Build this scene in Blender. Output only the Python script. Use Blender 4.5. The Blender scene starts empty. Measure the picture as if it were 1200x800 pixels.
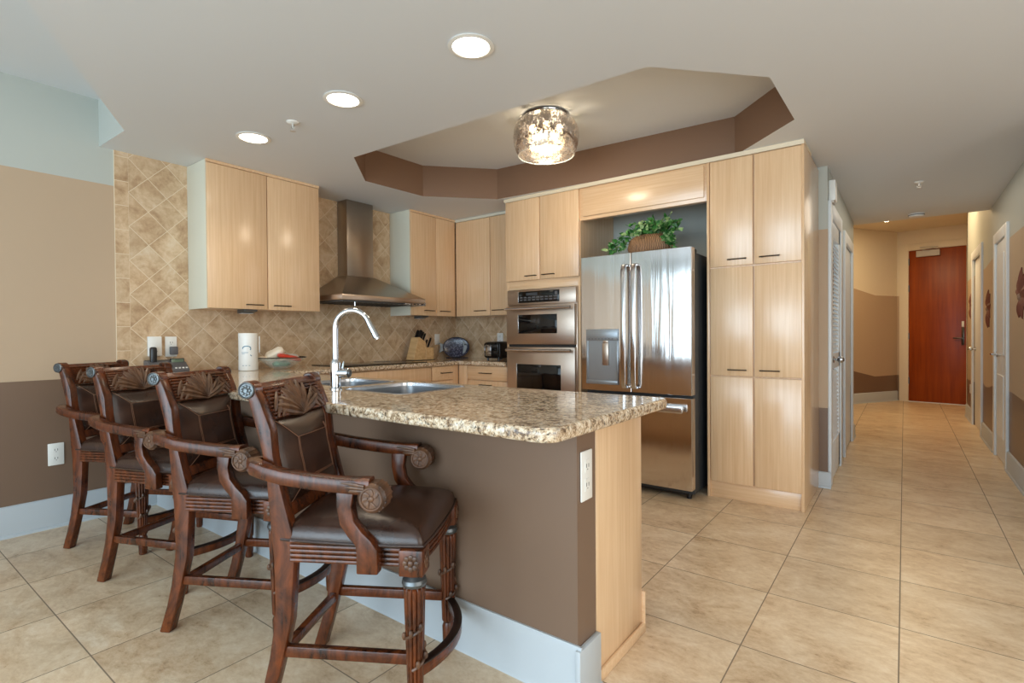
import bpy, bmesh, math, random
from mathutils import Vector, Matrix, noise
from mathutils.geometry import tessellate_polygon
random.seed(7)
PI = math.pi
SC = bpy.context.scene
COL = SC.collection

# ------------------------------------------------------------------ camera, world, lights, exposure
def rad(d): return d * PI / 180
cam_data = bpy.data.cameras.new('camera'); cam = bpy.data.objects.new('camera', cam_data); COL.objects.link(cam)
cam_data.sensor_width = 36; cam_data.lens = 611.95 / 1200 * 36; cam_data.clip_start = .02
_a, _p, _r = rad(36.922), rad(-.626), rad(-.414)
FW = Vector((-math.sin(_a) * math.cos(_p), math.cos(_a) * math.cos(_p), math.sin(_p)))
RT = Vector((math.cos(_a), math.sin(_a), 0)); UP = RT.cross(FW)
RT, UP = RT * math.cos(_r) + UP * math.sin(_r), UP * math.cos(_r) - RT * math.sin(_r)
mw = Matrix((RT, UP, -FW)).transposed().to_4x4(); mw.translation = (0, 0, 1.159)
cam.matrix_world = mw
SC.camera = cam
vs = SC.view_settings
vs.view_transform = 'Standard'; vs.look = 'None'; vs.gamma = 1; vs.use_curve_mapping = False
vs.exposure = 0.1
SC.cycles.use_denoising = True
SC.cycles.max_bounces = 10; SC.cycles.diffuse_bounces = 6; SC.cycles.glossy_bounces = 5
SC.cycles.transparent_max_bounces = 12; SC.cycles.caustics_reflective = False; SC.cycles.caustics_refractive = False
SC.cycles.sample_clamp_indirect = 6

world = bpy.data.worlds.new('sky'); SC.world = world; world.use_nodes = True
world.node_tree.nodes['Background'].inputs[0].default_value = (.75, .88, 1, 1)
world.node_tree.nodes['Background'].inputs[1].default_value = 1.5

def s2l(c):
    return tuple(((v / 255) / 12.92 if v / 255 <= .04045 else ((v / 255 + .055) / 1.055) ** 2.4) for v in c) + (1,)

def area(name, loc, target, sx, sy, power, color, spread=180):
    d = bpy.data.lights.new(name, 'AREA'); d.shape = 'RECTANGLE'; d.size = sx; d.size_y = sy
    d.energy = power; d.color = color; d.spread = rad(spread)
    o = bpy.data.objects.new(name, d); COL.objects.link(o); o.location = loc
    o.rotation_euler = (Vector(target) - Vector(loc)).to_track_quat('-Z', 'Y').to_euler()
    return o
DAY = (.68, .87, 1.0)
WARM = (1.0, .78, .52)
# daylight through the living-room window wall behind the camera (three bays); two added fills follow
area('window_daylight', (-3.15, -3.5, 1.3), (-3.15, 0, 1.2), 1.75, 2.3, 50, DAY)
area('window_daylight', (-1.0, -3.5, 1.3), (-1.0, 0, 1.2), 2.65, 2.3, 130, DAY)
area('window_daylight', (1.55, -3.5, 1.3), (1.55, 0, 1.2), 1.75, 2.3, 75, DAY)
area('right_fill', (2.5, .6, 1.3), (-3, .8, 1.1), 3.2, 2.2, 42, (1, .84, .66))  # warm fill added to brighten the right-hand floor, not a real terrace
area('overhead_fill', (-.3, -1.6, 2.66), (-.3, -1.6, 0), 2.6, 1.6, 12, (1, .93, .85))  # soft fill added from above, no known fixture there

# ------------------------------------------------------------------ materials
M = {}
class NT:
    def __init__(s, name):
        m = bpy.data.materials.new(name); m.use_nodes = True; s.m = m; s.t = m.node_tree; s.b = s.t.nodes['Principled BSDF']; M[name] = m
    def n(s, typ, **kw):
        nd = s.t.nodes.new(typ)
        for k, v in kw.items():
            if k in nd.inputs.keys() if isinstance(k, str) else False: nd.inputs[k].default_value = v
            else: setattr(nd, k, v)
        return nd
    def l(s, a, b): s.t.links.new(a, b)
    def coord(s, scale=(1, 1, 1), rot=(0, 0, 0), loc=(0, 0, 0), kind='Object'):
        tc = s.n('ShaderNodeTexCoord'); mp = s.n('ShaderNodeMapping')
        mp.inputs['Scale'].default_value = scale; mp.inputs['Rotation'].default_value = rot; mp.inputs['Location'].default_value = loc
        s.l(tc.outputs[kind], mp.inputs['Vector']); return mp.outputs['Vector']
    def noise(s, vec, scale, detail=4, rough=.55, dist=0):
        nd = s.n('ShaderNodeTexNoise'); nd.inputs['Scale'].default_value = scale; nd.inputs['Detail'].default_value = detail
        nd.inputs['Roughness'].default_value = rough; nd.inputs['Distortion'].default_value = dist
        s.l(vec, nd.inputs['Vector']); return nd.outputs['Fac']
    def ramp(s, fac, stops):
        nd = s.n('ShaderNodeValToRGB'); cr = nd.color_ramp
        while len(cr.elements) < len(stops): cr.elements.new(.5)
        for e, (p, c) in zip(cr.elements, stops): e.position = p; e.color = s2l(c)
        s.l(fac, nd.inputs['Fac']); return nd.outputs['Color']
    def mix(s, fac, a, b, mode='MIX'):
        nd = s.n('ShaderNodeMix'); nd.data_type = 'RGBA'; nd.blend_type = mode
        for sock, v in ((nd.inputs[0], fac), (nd.inputs[6], a), (nd.inputs[7], b)):
            if hasattr(v, 'is_linked'): s.l(v, sock)
            else: sock.default_value = v
        return nd.outputs[2]
    def math(s, op, a, b=None, c=None):
        nd = s.n('ShaderNodeMath'); nd.operation = op
        for sock, v in zip(nd.inputs, (a, b, c)):
            if v is None: continue
            if hasattr(v, 'is_linked'): s.l(v, sock)
            else: sock.default_value = v
        return nd.outputs[0]
    def bump(s, h, strength=.2, dist=.01):
        nd = s.n('ShaderNodeBump'); nd.inputs['Strength'].default_value = strength; nd.inputs['Distance'].default_value = dist
        s.l(h, nd.inputs['Height']); s.l(nd.outputs['Normal'], s.b.inputs['Normal'])
    def set(s, color=None, rough=.5, metal=0, spec=.5):
        if color is not None:
            if hasattr(color, 'is_linked'): s.l(color, s.b.inputs['Base Color'])
            else: s.b.inputs['Base Color'].default_value = s2l(color)
        if hasattr(rough, 'is_linked'): s.l(rough, s.b.inputs['Roughness'])
        else: s.b.inputs['Roughness'].default_value = rough
        s.b.inputs['Metallic'].default_value = metal
        s.b.inputs['Specular IOR Level'].default_value = spec
        return s

def plain(name, c, rough=.5, metal=0, spec=.5):
    return NT(name).set(c, rough, metal, spec)
def paint(name, c, rough=.55):
    k = NT(name); k.set(c, rough, 0, .35); k.bump(k.noise(k.coord(), 260, 2), .06, .002)
    return k
paint('white_paint', (182, 186, 180), .6)
paint('ceiling_paint', (214, 219, 224), .7)
paint('tan_paint', (184, 161, 136))
paint('brown_paint', (118, 96, 80), .36)
paint('tray_brown', (120, 92, 72))
paint('trim_white', (182, 189, 194), .4)
paint('door_white', (222, 227, 230), .35)
paint('hall_cream', (224, 212, 190))
plain('white_plastic', (228, 228, 224), .35)
plain('dark_slot', (40, 38, 36), .5)
plain('black_plastic', (22, 22, 24), .3)
plain('grey_plastic', (88, 88, 92), .45)
plain('chrome', (196, 199, 204), .07, 1)
plain('dark_bar', (86, 78, 70), .3, 1)
plain('black_glass', (10, 11, 13), .06)
plain('cornice', (214, 200, 174), .5)
plain('grey_melamine', (208, 206, 190), .5)
plain('green_lcd', (95, 112, 92), .2)
plain('red_foil', (205, 62, 45), .35)
plain('teal_foil', (80, 150, 125), .35)
plain('cream_paper', (230, 218, 198), .6)
plain('grey_paper', (190, 185, 178), .6)
plain('black_knife', (18, 18, 20), .35)
plain('pewter', (98, 102, 104), .35, .8)
plain('soil', (50, 38, 28), .9)
plain('gasket', (38, 40, 42), .5)
plain('blue_print', (60, 120, 150), .4)
plain('thread', (122, 84, 62), .6)
plain('flower_red', (120, 66, 52), .6)
plain('flower_tan', (150, 120, 100), .6)

def maple(name, axis='z', a=(211, 172, 131), b=(233, 202, 164)):
    k = NT(name)
    sc = dict(z=(55, 55, 1.6), x=(1.6, 55, 55), y=(55, 1.6, 55))[axis]
    v = k.coord(sc)
    f1 = k.noise(v, 1.2, 5, .6)
    f2 = k.noise(k.coord((3, 3, .8)), 1.5, 2)
    c = k.ramp(f1, [(.25, a), (.75, b)])
    c2 = k.mix(k.math('MULTIPLY', f2, .35), c, s2l((204, 166, 126)))
    k.b.inputs['Coat Weight'].default_value = 1; k.b.inputs['Coat Roughness'].default_value = .22; k.b.inputs['Coat IOR'].default_value = 1.55
    k.set(c2, .4, 0, .4); k.bump(f1, .03, .002)
maple('maple'); maple('maple_horizontal', 'x'); 

def darkwood(name, a=(20, 10, 6), b=(100, 52, 24), rough=.28):
    k = NT(name); v = k.coord((7, 7, 4))
    f = k.noise(v, 1.6, 7, .7, .8); g = k.noise(k.coord((60, 60, 6)), 1, 4)
    c = k.ramp(k.math('ADD', k.math('MULTIPLY', f, .7), k.math('MULTIPLY', g, .3)), [(.36, a), (.64, b)])
    k.set(c, rough, 0, .38); k.bump(g, .05, .002)
    k.b.inputs['Coat Weight'].default_value = .12; k.b.inputs['Coat Roughness'].default_value = .25
darkwood('stool_wood', (30, 14, 8), (110, 55, 25), .27); darkwood('carved_wood', (46, 29, 21), (112, 78, 54), .42)
darkwood('stool_black_wood', (20, 14, 12), (46, 30, 24), .3)

k = NT('leather'); v = k.coord()
f = k.noise(v, 7, 4); g = k.n('ShaderNodeTexVoronoi'); g.inputs['Scale'].default_value = 260; k.l(v, g.inputs['Vector'])
k.set(k.ramp(f, [(.3, (36, 22, 17)), (.7, (66, 42, 31))]), .27, 0, .5); k.bump(k.math('ADD', k.math('MULTIPLY', g.outputs['Distance'], .12), k.math('MULTIPLY', k.noise(v, 16, 3), .8)), .25, .006)

k = NT('door_mahogany'); v = k.coord((14, 14, .8)); f = k.noise(v, 1.3, 6, .6)
f2 = k.noise(k.coord((.6, .6, 5)), 1.0, 3)
k.set(k.mix(k.math('MULTIPLY', f2, .4), k.ramp(f, [(.3, (130, 50, 4)), (.7, (166, 74, 8))]), s2l((108, 40, 2))), .38, 0, .4)

# floor: 0.473 x 0.489 m travertine-look tiles
k = NT('floor_tile')
tc = k.n('ShaderNodeTexCoord'); sp = k.n('ShaderNodeSeparateXYZ'); k.l(tc.outputs['Object'], sp.inputs[0])
u = k.math('DIVIDE', k.math('ADD', sp.outputs[0], .0147 + 47.3), .473); w = k.math('DIVIDE', k.math('SUBTRACT', sp.outputs[1], .587 - 48.9), .489)
fu, fv = k.math('FRACT', u), k.math('FRACT', w)
du = k.math('MULTIPLY', k.math('MINIMUM', fu, k.math('SUBTRACT', 1, fu)), .473)
dv = k.math('MULTIPLY', k.math('MINIMUM', fv, k.math('SUBTRACT', 1, fv)), .489)
d = k.math('MINIMUM', du, dv)
grout = k.math('LESS_THAN', d, .0022)
cb = k.n('ShaderNodeCombineXYZ'); k.l(k.math('FLOOR', u), cb.inputs[0]); k.l(k.math('FLOOR', w), cb.inputs[1])
wn = k.n('ShaderNodeTexWhiteNoise'); wn.noise_dimensions = '3D'; k.l(cb.outputs[0], wn.inputs['Vector'])
off = k.n('ShaderNodeVectorMath'); off.operation = 'MULTIPLY_ADD'; k.l(wn.outputs['Color'], off.inputs[0]); off.inputs[1].default_value = (9, 9, 9)
k.l(tc.outputs['Object'], off.inputs[2])
mp = k.n('ShaderNodeMapping'); mp.inputs['Scale'].default_value = (1.5, 2.3, 1); mp.inputs['Rotation'].default_value = (0, 0, .6); k.l(off.outputs[0], mp.inputs[0])
f1 = k.noise(mp.outputs[0], 2.6, 10, .74, .5); f2 = k.noise(mp.outputs[0], 16, 8, .75, .3)
ff = k.math('ADD', k.math('MULTIPLY', f1, .62), k.math('MULTIPLY', f2, .38))
c = k.ramp(ff, [(.34, (164, 133, 102)), (.44, (203, 176, 143)), (.54, (220, 198, 168)), (.66, (234, 219, 196))])
tone = k.math('MULTIPLY_ADD', wn.outputs['Value'], .10, .93)
tn = k.n('ShaderNodeCombineColor'); [k.l(tone, tn.inputs[i]) for i in range(3)]
c = k.mix(1.0, c, tn.outputs[0], 'MULTIPLY')
c = k.mix(grout, c, s2l((132, 116, 98)))
rr = k.math('MULTIPLY_ADD', f2, .22, .20); rr = k.math('ADD', rr, k.math('MULTIPLY', grout, .4))
k.set(c, rr, 0, .45)
hh = k.math('SUBTRACT', k.math('MULTIPLY', f2, .15), grout); k.bump(hh, .35, .002)

# backsplash: diagonal 0.162 m travertine squares; two orientations (wall planes) and a straight border column
def tilemat(name, ax, rot, su, sv, o_u=0., o_v=0.):
    k = NT(name)
    tc = k.n('ShaderNodeTexCoord'); sp = k.n('ShaderNodeSeparateXYZ'); k.l(tc.outputs['Object'], sp.inputs[0])
    p, q = sp.outputs[ax], sp.outputs[2]
    p = k.math('SUBTRACT', p, o_u); q = k.math('SUBTRACT', q, o_v)
    if rot:
        a_ = k.math('MULTIPLY', k.math('ADD', p, q), .70711); b_ = k.math('MULTIPLY', k.math('SUBTRACT', p, q), .70711)
    else: a_, b_ = p, q
    u = k.math('ADD', k.math('DIVIDE', a_, su), 50); w = k.math('ADD', k.math('DIVIDE', b_, sv), 50)
    fu, fv = k.math('FRACT', u), k.math('FRACT', w)
    d = k.math('MINIMUM', k.math('MULTIPLY', k.math('MINIMUM', fu, k.math('SUBTRACT', 1, fu)), su), k.math('MULTIPLY', k.math('MINIMUM', fv, k.math('SUBTRACT', 1, fv)), sv))
    grout = k.math('LESS_THAN', d, .0018)
    cb = k.n('ShaderNodeCombineXYZ'); k.l(k.math('FLOOR', u), cb.inputs[0]); k.l(k.math('FLOOR', w), cb.inputs[1])
    wn = k.n('ShaderNodeTexWhiteNoise'); wn.noise_dimensions = '3D'; k.l(cb.outputs[0], wn.inputs['Vector'])
    off = k.n('ShaderNodeVectorMath'); off.operation = 'MULTIPLY_ADD'; k.l(wn.outputs['Color'], off.inputs[0]); off.inputs[1].default_value = (7, 7, 7); k.l(tc.outputs['Object'], off.inputs[2])
    f1 = k.noise(off.outputs[0], 6, 7, .65, .8); f2 = k.noise(off.outputs[0], 30, 5, .7)
    ff = k.math('ADD', k.math('MULTIPLY', f1, .7), k.math('MULTIPLY', f2, .3))
    c = k.ramp(ff, [(.32, (160, 126, 94)), (.46, (194, 164, 130)), (.57, (212, 186, 154)), (.70, (222, 204, 180))])
    tone = k.math('MULTIPLY_ADD', wn.outputs['Value'], .12, .90)
    tn = k.n('ShaderNodeCombineColor'); [k.l(tone, tn.inputs[i]) for i in range(3)]
    c = k.mix(1.0, c, tn.outputs[0], 'MULTIPLY')
    c = k.mix(grout, c, s2l((222, 206, 180)))
    k.set(c, .4, 0, .4); k.bump(k.math('SUBTRACT', k.math('MULTIPLY', f2, .2), grout), .25, .002)
tilemat('tile_diagonal', 1, True, .162, .162, 1.273, 1.0)
tilemat('tile_diagonal_back', 0, True, .162, .162, -4.188, 1.0)
tilemat('tile_border', 1, False, .0795, .162, 1.194, .915)

k = NT('granite'); v = k.coord()
n1 = k.noise(v, 52, 8, .78, .5); n2 = k.noise(v, 95, 6, .7); vo = k.n('ShaderNodeTexVoronoi'); vo.inputs['Scale'].default_value = 75; k.l(v, vo.inputs['Vector'])
c = k.ramp(n1, [(.32, (40, 34, 32)), (.41, (112, 88, 68)), (.47, (180, 154, 124)), (.54, (214, 196, 170)), (.66, (232, 226, 214))])
sp_ = k.ramp(n2, [(.38, (30, 26, 26)), (.45, (255, 255, 255))])
c = k.mix(.85, c, sp_, 'MULTIPLY')
g2 = k.ramp(k.noise(v, 60, 4, .6), [(.55, (0, 0, 0)), (.66, (255, 255, 255))])
c = k.mix(k.math('MULTIPLY', g2, .45), c, s2l((150, 148, 146)))
k.set(c, .07, 0, .5)

k = NT('stainless'); v = k.coord((7, 7, .35))
f = k.noise(v, 1.3, 3, .5, .4); g = k.noise(k.coord((400, 400, 3)), 1, 2)
k.set((216, 212, 210), .11, 1); k.bump(f, .09, .05)
k = NT('stainless_brushed'); g = k.noise(k.coord((4, 4, 220)), 1, 3)
k.set((196, 180, 166), k.math('MULTIPLY_ADD', g, .03, .30), 1)
k = NT('stainless_hood'); g = k.noise(k.coord((220, 220, 4)), 1, 3)
k.set((170, 160, 148), k.math('MULTIPLY_ADD', g, .05, .27), 1)
plain('stainless_trim', (200, 200, 202), .2, 1)
plain('sink_steel', (160, 163, 167), .28, 1)
plain('fridge_side', (62, 66, 70), .42, .3)
plain('dispenser_grey', (150, 156, 162), .3, .6)

def glassy(name, c, alpha, rough=.05):
    k = NT(name); k.set(c, rough, 0, .5); k.b.inputs['Alpha'].default_value = alpha
glassy('clear_glass', (225, 235, 232), .22)
# smoked mercury-glass drum with clear speckle
k = NT('mercury_glass'); v = k.coord()
f = k.noise(v, 62, 3, .8); g = k.noise(v, 7, 3)
al = k.math('MULTIPLY_ADD', k.math('GREATER_THAN', k.math('ADD', f, k.math('MULTIPLY', g, .45)), .72), -.68, .88)
k.set((206, 198, 192), .16, .9); k.l(al, k.b.inputs['Alpha'])
glassy('crystal', (250, 246, 236), .55, .02)

def emis(name, c, strength):
    k = NT(name); k.set(c, .4); k.b.inputs['Emission Color'].default_value = s2l(c); k.b.inputs['Emission Strength'].default_value = strength
emis('lamp_disc', (255, 244, 222), 9)
emis('bulb', (255, 224, 170), 28)
emis('led_dot', (255, 240, 205), 14)

k = NT('wicker'); v = k.coord((26, 26, 46)); wv = k.n('ShaderNodeTexWave'); wv.inputs['Scale'].default_value = 1.2; wv.inputs['Distortion'].default_value = 4; k.l(v, wv.inputs['Vector'])
k.set(k.ramp(wv.outputs['Fac'], [(.2, (60, 34, 18)), (.6, (134, 84, 44)), (.9, (190, 150, 110))]), .45); k.bump(wv.outputs['Fac'], .6, .006)
def leaf(name, a, b):
    k = NT(name); k.set(k.ramp(k.noise(k.coord(), 30, 3), [(.35, a), (.65, b)]), .42, 0, .4)
leaf('leaf_green', (28, 78, 34), (78, 140, 66)); leaf('leaf_pale', (96, 138, 84), (170, 194, 138))
k = NT('fish_glaze'); v = k.coord((1, 1, 1)); vo = k.n('ShaderNodeTexVoronoi'); vo.inputs['Scale'].default_value = 55; k.l(v, vo.inputs['Vector'])
k.set(k.ramp(vo.outputs['Distance'], [(.1, (122, 126, 142)), (.35, (72, 77, 100)), (.7, (32, 35, 54))]), .2)
plain('fish_grey', (140, 150, 158), .25); plain('fish_rim', (52, 52, 62), .3, .2)
k = NT('block_wood'); k.set(k.ramp(k.noise(k.coord((3, 40, 40)), 1, 3), [(.3, (196, 154, 104)), (.7, (220, 184, 134))]), .45)

# ------------------------------------------------------------------ mesh helpers
LOC = {}
def wloc(o): return LOC.get(o.name, Vector((0, 0, 0)))

class MB:
    def __init__(s): s.bm = bmesh.new()
    def _merge(s, t, mi, mat=None):
        if mat is not None: bmesh.ops.transform(t, matrix=mat, verts=t.verts)
        for f in t.faces: f.material_index = mi
        me = bpy.data.meshes.new('t'); t.to_mesh(me); t.free(); s.bm.from_mesh(me); bpy.data.meshes.remove(me); return s
    def box(s, x0, x1, y0, y1, z0, z1, bev=0, mi=0, seg=2, mat=None):
        t = bmesh.new(); bmesh.ops.create_cube(t, size=1)
        bmesh.ops.scale(t, vec=(abs(x1 - x0), abs(y1 - y0), abs(z1 - z0)), verts=t.verts)
        bmesh.ops.translate(t, vec=((x0 + x1) / 2, (y0 + y1) / 2, (z0 + z1) / 2), verts=t.verts)
        if bev: bmesh.ops.bevel(t, geom=t.edges[:], offset=bev, segments=seg, profile=.5, affect='EDGES')
        return s._merge(t, mi, mat)
    def prism(s, poly, axis, a0, a1, bev=0, mi=0, seg=1, mat=None):
        # poly: 2D points in the two remaining axes in order (x:(y,z), y:(x,z), z:(x,y))
        t = bmesh.new()
        def P(p, a): return {'x': (a, p[0], p[1]), 'y': (p[0], a, p[1]), 'z': (p[0], p[1], a)}[axis]
        A = [t.verts.new(P(p, a0)) for p in poly]; B = [t.verts.new(P(p, a1)) for p in poly]; n = len(poly)
        t.faces.new(A); t.faces.new(B[::-1])
        for i in range(n): t.faces.new((A[i], B[i], B[(i + 1) % n], A[(i + 1) % n]))
        bmesh.ops.recalc_face_normals(t, faces=t.faces)
        if bev:
            ed = [e for e in t.edges if e.calc_face_angle(0) > .5]
            bmesh.ops.bevel(t, geom=ed, offset=bev, segments=seg, profile=.5, affect='EDGES')
        return s._merge(t, mi, mat)
    def lathe(s, prof, n=24, c=(0, 0, 0), mod=None, mi=0, mat=None, caps=True, sx=1, sy=1):
        t = bmesh.new(); rings = []
        for r, z in prof:
            ring = []
            for i in range(n):
                a = 2 * PI * i / n; rr = r * (mod(a, z) if mod else 1)
                ring.append(t.verts.new((c[0] + rr * math.cos(a) * sx, c[1] + rr * math.sin(a) * sy, c[2] + z)))
            rings.append(ring)
        for A, B in zip(rings, rings[1:]):
            for i in range(n): t.faces.new((A[i], A[(i + 1) % n], B[(i + 1) % n], B[i]))
        if caps:
            if prof[0][0] > 1e-5: t.faces.new(rings[0][::-1])
            if prof[-1][0] > 1e-5: t.faces.new(rings[-1])
        bmesh.ops.remove_doubles(t, verts=t.verts, dist=1e-6)
        bmesh.ops.recalc_face_normals(t, faces=t.faces) if caps else None
        return s._merge(t, mi, mat)
    def sphere(s, c, r, sc=(1, 1, 1), mi=0, u=16, v=10, mat=None):
        t = bmesh.new(); bmesh.ops.create_uvsphere(t, u_segments=u, v_segments=v, radius=r)
        bmesh.ops.scale(t, vec=sc, verts=t.verts); bmesh.ops.translate(t, vec=c, verts=t.verts)
        return s._merge(t, mi, mat)
    def cyl(s, p0, p1, r, n=20, mi=0, r2=None, bev=0):
        p0, p1 = Vector(p0), Vector(p1); L = (p1 - p0).length
        q = (p1 - p0).to_track_quat('Z', 'Y').to_matrix().to_4x4(); q.translation = p0
        r2 = r if r2 is None else r2
        pr = [(r, 0), (r2, L)] if not bev else [(r - bev, 0), (r, bev), (r2, L - bev), (r2 - bev, L)]
        return s.lathe(pr, n, mi=mi, mat=q)
    def sweep(s, pts, sec, up=(0, 0, 1), mi=0, closed=False, scale=None):
        # sec: list of 2D (side, up) points; pts path; scale: per-point (su, sv)
        t = bmesh.new(); pts = [Vector(p) for p in pts]; n = len(pts); rings = []; upv = Vector(up)
        for i, p in enumerate(pts):
            if closed: tg = pts[(i + 1) % n] - pts[i - 1]
            else: tg = pts[min(i + 1, n - 1)] - pts[max(i - 1, 0)]
            tg.normalize(); sd = tg.cross(upv)
            if sd.length < 1e-4: sd = Vector((1, 0, 0))
            sd.normalize(); u2 = sd.cross(tg)
            k = scale[i] if scale else (1, 1)
            rings.append([t.verts.new(p + sd * a * k[0] + u2 * b * k[1]) for a, b in sec])
        m = len(sec)
        R = range(n if closed else n - 1)
        for i in R:
            A, B = rings[i], rings[(i + 1) % n]
            for j in range(m): t.faces.new((A[j], A[(j + 1) % m], B[(j + 1) % m], B[j]))
        if not closed: t.faces.new(rings[0][::-1]); t.faces.new(rings[-1])
        bmesh.ops.recalc_face_normals(t, faces=t.faces)
        return s._merge(t, mi)
    def tube(s, pts, r, n=8, mi=0, closed=False, taper=None, up=(0, 0, 1)):
        sec = [(r * math.cos(2 * PI * i / n), r * math.sin(2 * PI * i / n)) for i in range(n)]
        return s.sweep(pts, sec, up, mi, closed, [(k, k) for k in taper] if taper else None)
    def quad(s, pts, mi=0):
        f = s.bm.faces.new([s.bm.verts.new(p) for p in pts]); f.material_index = mi; return s
    def grid(s, fn, nu, nv, mi=0, close=None):
        t = bmesh.new(); V = [[t.verts.new(fn(i / nu, j / nv)) for j in range(nv + 1)] for i in range(nu + 1)]
        for i in range(nu):
            for j in range(nv): t.faces.new((V[i][j], V[i + 1][j], V[i + 1][j + 1], V[i][j + 1]))
        return s._merge(t, mi)
    def build(s, name, mats, parent=None, ang=32, solid=0, offset=-1):
        off = wloc(parent) if parent is not None else Vector((0, 0, 0))
        if isinstance(mats, str): mats = [mats]
        bm = s.bm
        if off.length: bmesh.ops.translate(bm, vec=-off, verts=bm.verts)
        for f in bm.faces: f.smooth = True
        for e in bm.edges:
            if len(e.link_faces) != 2 or e.calc_face_angle(0) > rad(ang): e.smooth = False
        me = bpy.data.meshes.new(name); bm.to_mesh(me); bm.free()
        for m in mats: me.materials.append(M[m])
        o = bpy.data.objects.new(name, me); COL.objects.link(o)
        if parent is not None: o.parent = parent; LOC[o.name] = off.copy()
        if solid:
            md = o.modifiers.new('thickness', 'SOLIDIFY'); md.thickness = solid; md.offset = offset
        return o

def thing(name, label, cat, loc=(0, 0, 0), group=None):
    o = bpy.data.objects.new(name, None); o.empty_display_size = .05; COL.objects.link(o); o.location = loc; LOC[o.name] = Vector(loc)
    return tag(o, label, cat, group)
def tag(o, label, cat, group=None):
    o['label'] = label; o['category'] = cat
    if group: o['group'] = group
    return o
def struct(o): o['kind'] = 'structure'; return o
def copy_tree(o, parent=None):
    c = o.copy(); COL.objects.link(c); c.parent = parent
    for ch in list(o.children): copy_tree(ch, c)
    return c
def arc(cx, cy, r, a0, a1, n): return [(cx + r * math.cos(rad(a0 + (a1 - a0) * i / n)), cy + r * math.sin(rad(a0 + (a1 - a0) * i / n))) for i in range(n + 1)]
def rrect(x0, x1, y0, y1, r, n=5):
    return arc(x1 - r, y0 + r, r, -90, 0, n) + arc(x1 - r, y1 - r, r, 0, 90, n) + arc(x0 + r, y1 - r, r, 90, 180, n) + arc(x0 + r, y0 + r, r, 180, 270, n)
RS = lambda w, h, r=.008: rrect(-w / 2, w / 2, -h / 2, h / 2, r, 2)

# ------------------------------------------------------------------ room shell
XL, XR, YB, ZC, ZU, ZF = -4.188, .697, 4.475, 2.407, 2.71, 2.88
b = MB(); b.box(-4.4, 2.75, -3.75, 11.6, -.06, 0); struct(b.build('floor', 'floor_tile'))

def fill(mb, outer, holes, z, mi, flip=False):
    loops = [[Vector((x, y, z)) for x, y in outer]] + [[Vector((x, y, z)) for x, y in h] for h in holes]
    flat = [p for l in loops for p in l]; vs_ = [mb.bm.verts.new(p) for p in flat]
    for t in tessellate_polygon(loops):
        f = mb.bm.faces.new([vs_[i] for i in t]); f.material_index = mi
        f.normal_update()
        if (f.normal.z > 0) != flip: f.normal_flip()
TRAY = [(-3.06, 2.258), (-3.454, 2.655), (-3.43, 3.26), (-2.974, 3.75), (-.95, 3.876), (-.513, 3.439), (-.525, 2.801), (-.957, 2.339)]
SOF = [(-4.188, 1.118), (-3.745, 1.125), (-2.586, .478), (2.65, -2.44)]
b = MB()
fill(b, SOF + [(2.65, 4.1), (1.1, 4.1), (1.1, 7.21), (-1.5, 7.21), (-1.5, 4.6), (-4.188, 4.6)], [TRAY], ZC, 0)
for i in range(8):   # tray riser
    p, q = TRAY[i], TRAY[(i + 1) % 8]
    b.quad([(p[0], p[1], ZC), (q[0], q[1], ZC), (q[0], q[1], 2.68), (p[0], p[1], 2.68)], 1)
fill(b, TRAY, [], 2.68, 2)
for p, q in zip(SOF, SOF[1:]):
    b.quad([(p[0], p[1], ZC), (q[0], q[1], ZC), (q[0], q[1], ZU), (p[0], p[1], ZU)], 3)
fill(b, [(-4.188, -3.7), (2.65, -3.7), (2.65, -2.44)] + SOF[::-1][1:], [], ZU, 0)
fill(b, [(-1.5, 7.21), (1.1, 7.21), (1.1, 11.4), (-1.5, 11.4)], [], ZF, 4)
b.quad([(-1.5, 7.21, ZC), (1.1, 7.21, ZC), (1.1, 7.21, ZF), (-1.5, 7.21, ZF)], 4)
struct(b.build('ceiling', ['ceiling_paint', 'tray_brown', 'ceiling_paint', 'white_paint', 'hall_cream']))

def wall(name, p0, p1, ztop, bands, mats, openings=(), thick=.1, side=1, z0=0):
    """vertical wall from p0 to p1; bands = lower-to-upper boundary polylines [(t, z)...]; mats one more than bands"""
    p0, p1 = Vector((*p0, 0)), Vector((*p1, 0)); L = (p1 - p0).length; d = (p1 - p0) / L
    ts = {0., L}
    for bd in bands: ts |= {min(max(t, 0), L) for t, z in bd}
    for t0, t1, zt in openings: ts |= {t0, t1}
    ts = sorted(ts)
    def ev(bd, t):
        if t <= bd[0][0]: return bd[0][1]
        for (a, za), (c, zc) in zip(bd, bd[1:]):
            if a <= t <= c: return za + (zc - za) * (t - a) / (c - a) if c > a else za
        return bd[-1][1]
    mb = MB()
    for ta, tb in zip(ts, ts[1:]):
        zo = z0
        for t0, t1, zt in openings:
            if ta >= t0 - 1e-6 and tb <= t1 + 1e-6: zo = zt
        lo = [(zo, zo)]
        for bd in bands: lo.append((ev(bd, ta), ev(bd, tb)))
        lo.append((ztop, ztop))
        for i, m in enumerate(range(len(mats))):
            a0, a1 = lo[i]; b0, b1 = lo[i + 1]
            a0, a1 = max(a0, zo), max(a1, zo)
            if b0 <= a0 and b1 <= a1: continue
            P = lambda t, z: p0 + d * t + Vector((0, 0, z))
            pts = [P(ta, a0), P(tb, a1), P(tb, max(b1, a1)), P(ta, max(b0, a0))]
            mb.quad(pts[::-1] if side > 0 else pts, m)
    bmesh.ops.remove_doubles(mb.bm, verts=mb.bm.verts, dist=1e-5)
    return struct(mb.build(name, mats, solid=thick))

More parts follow.
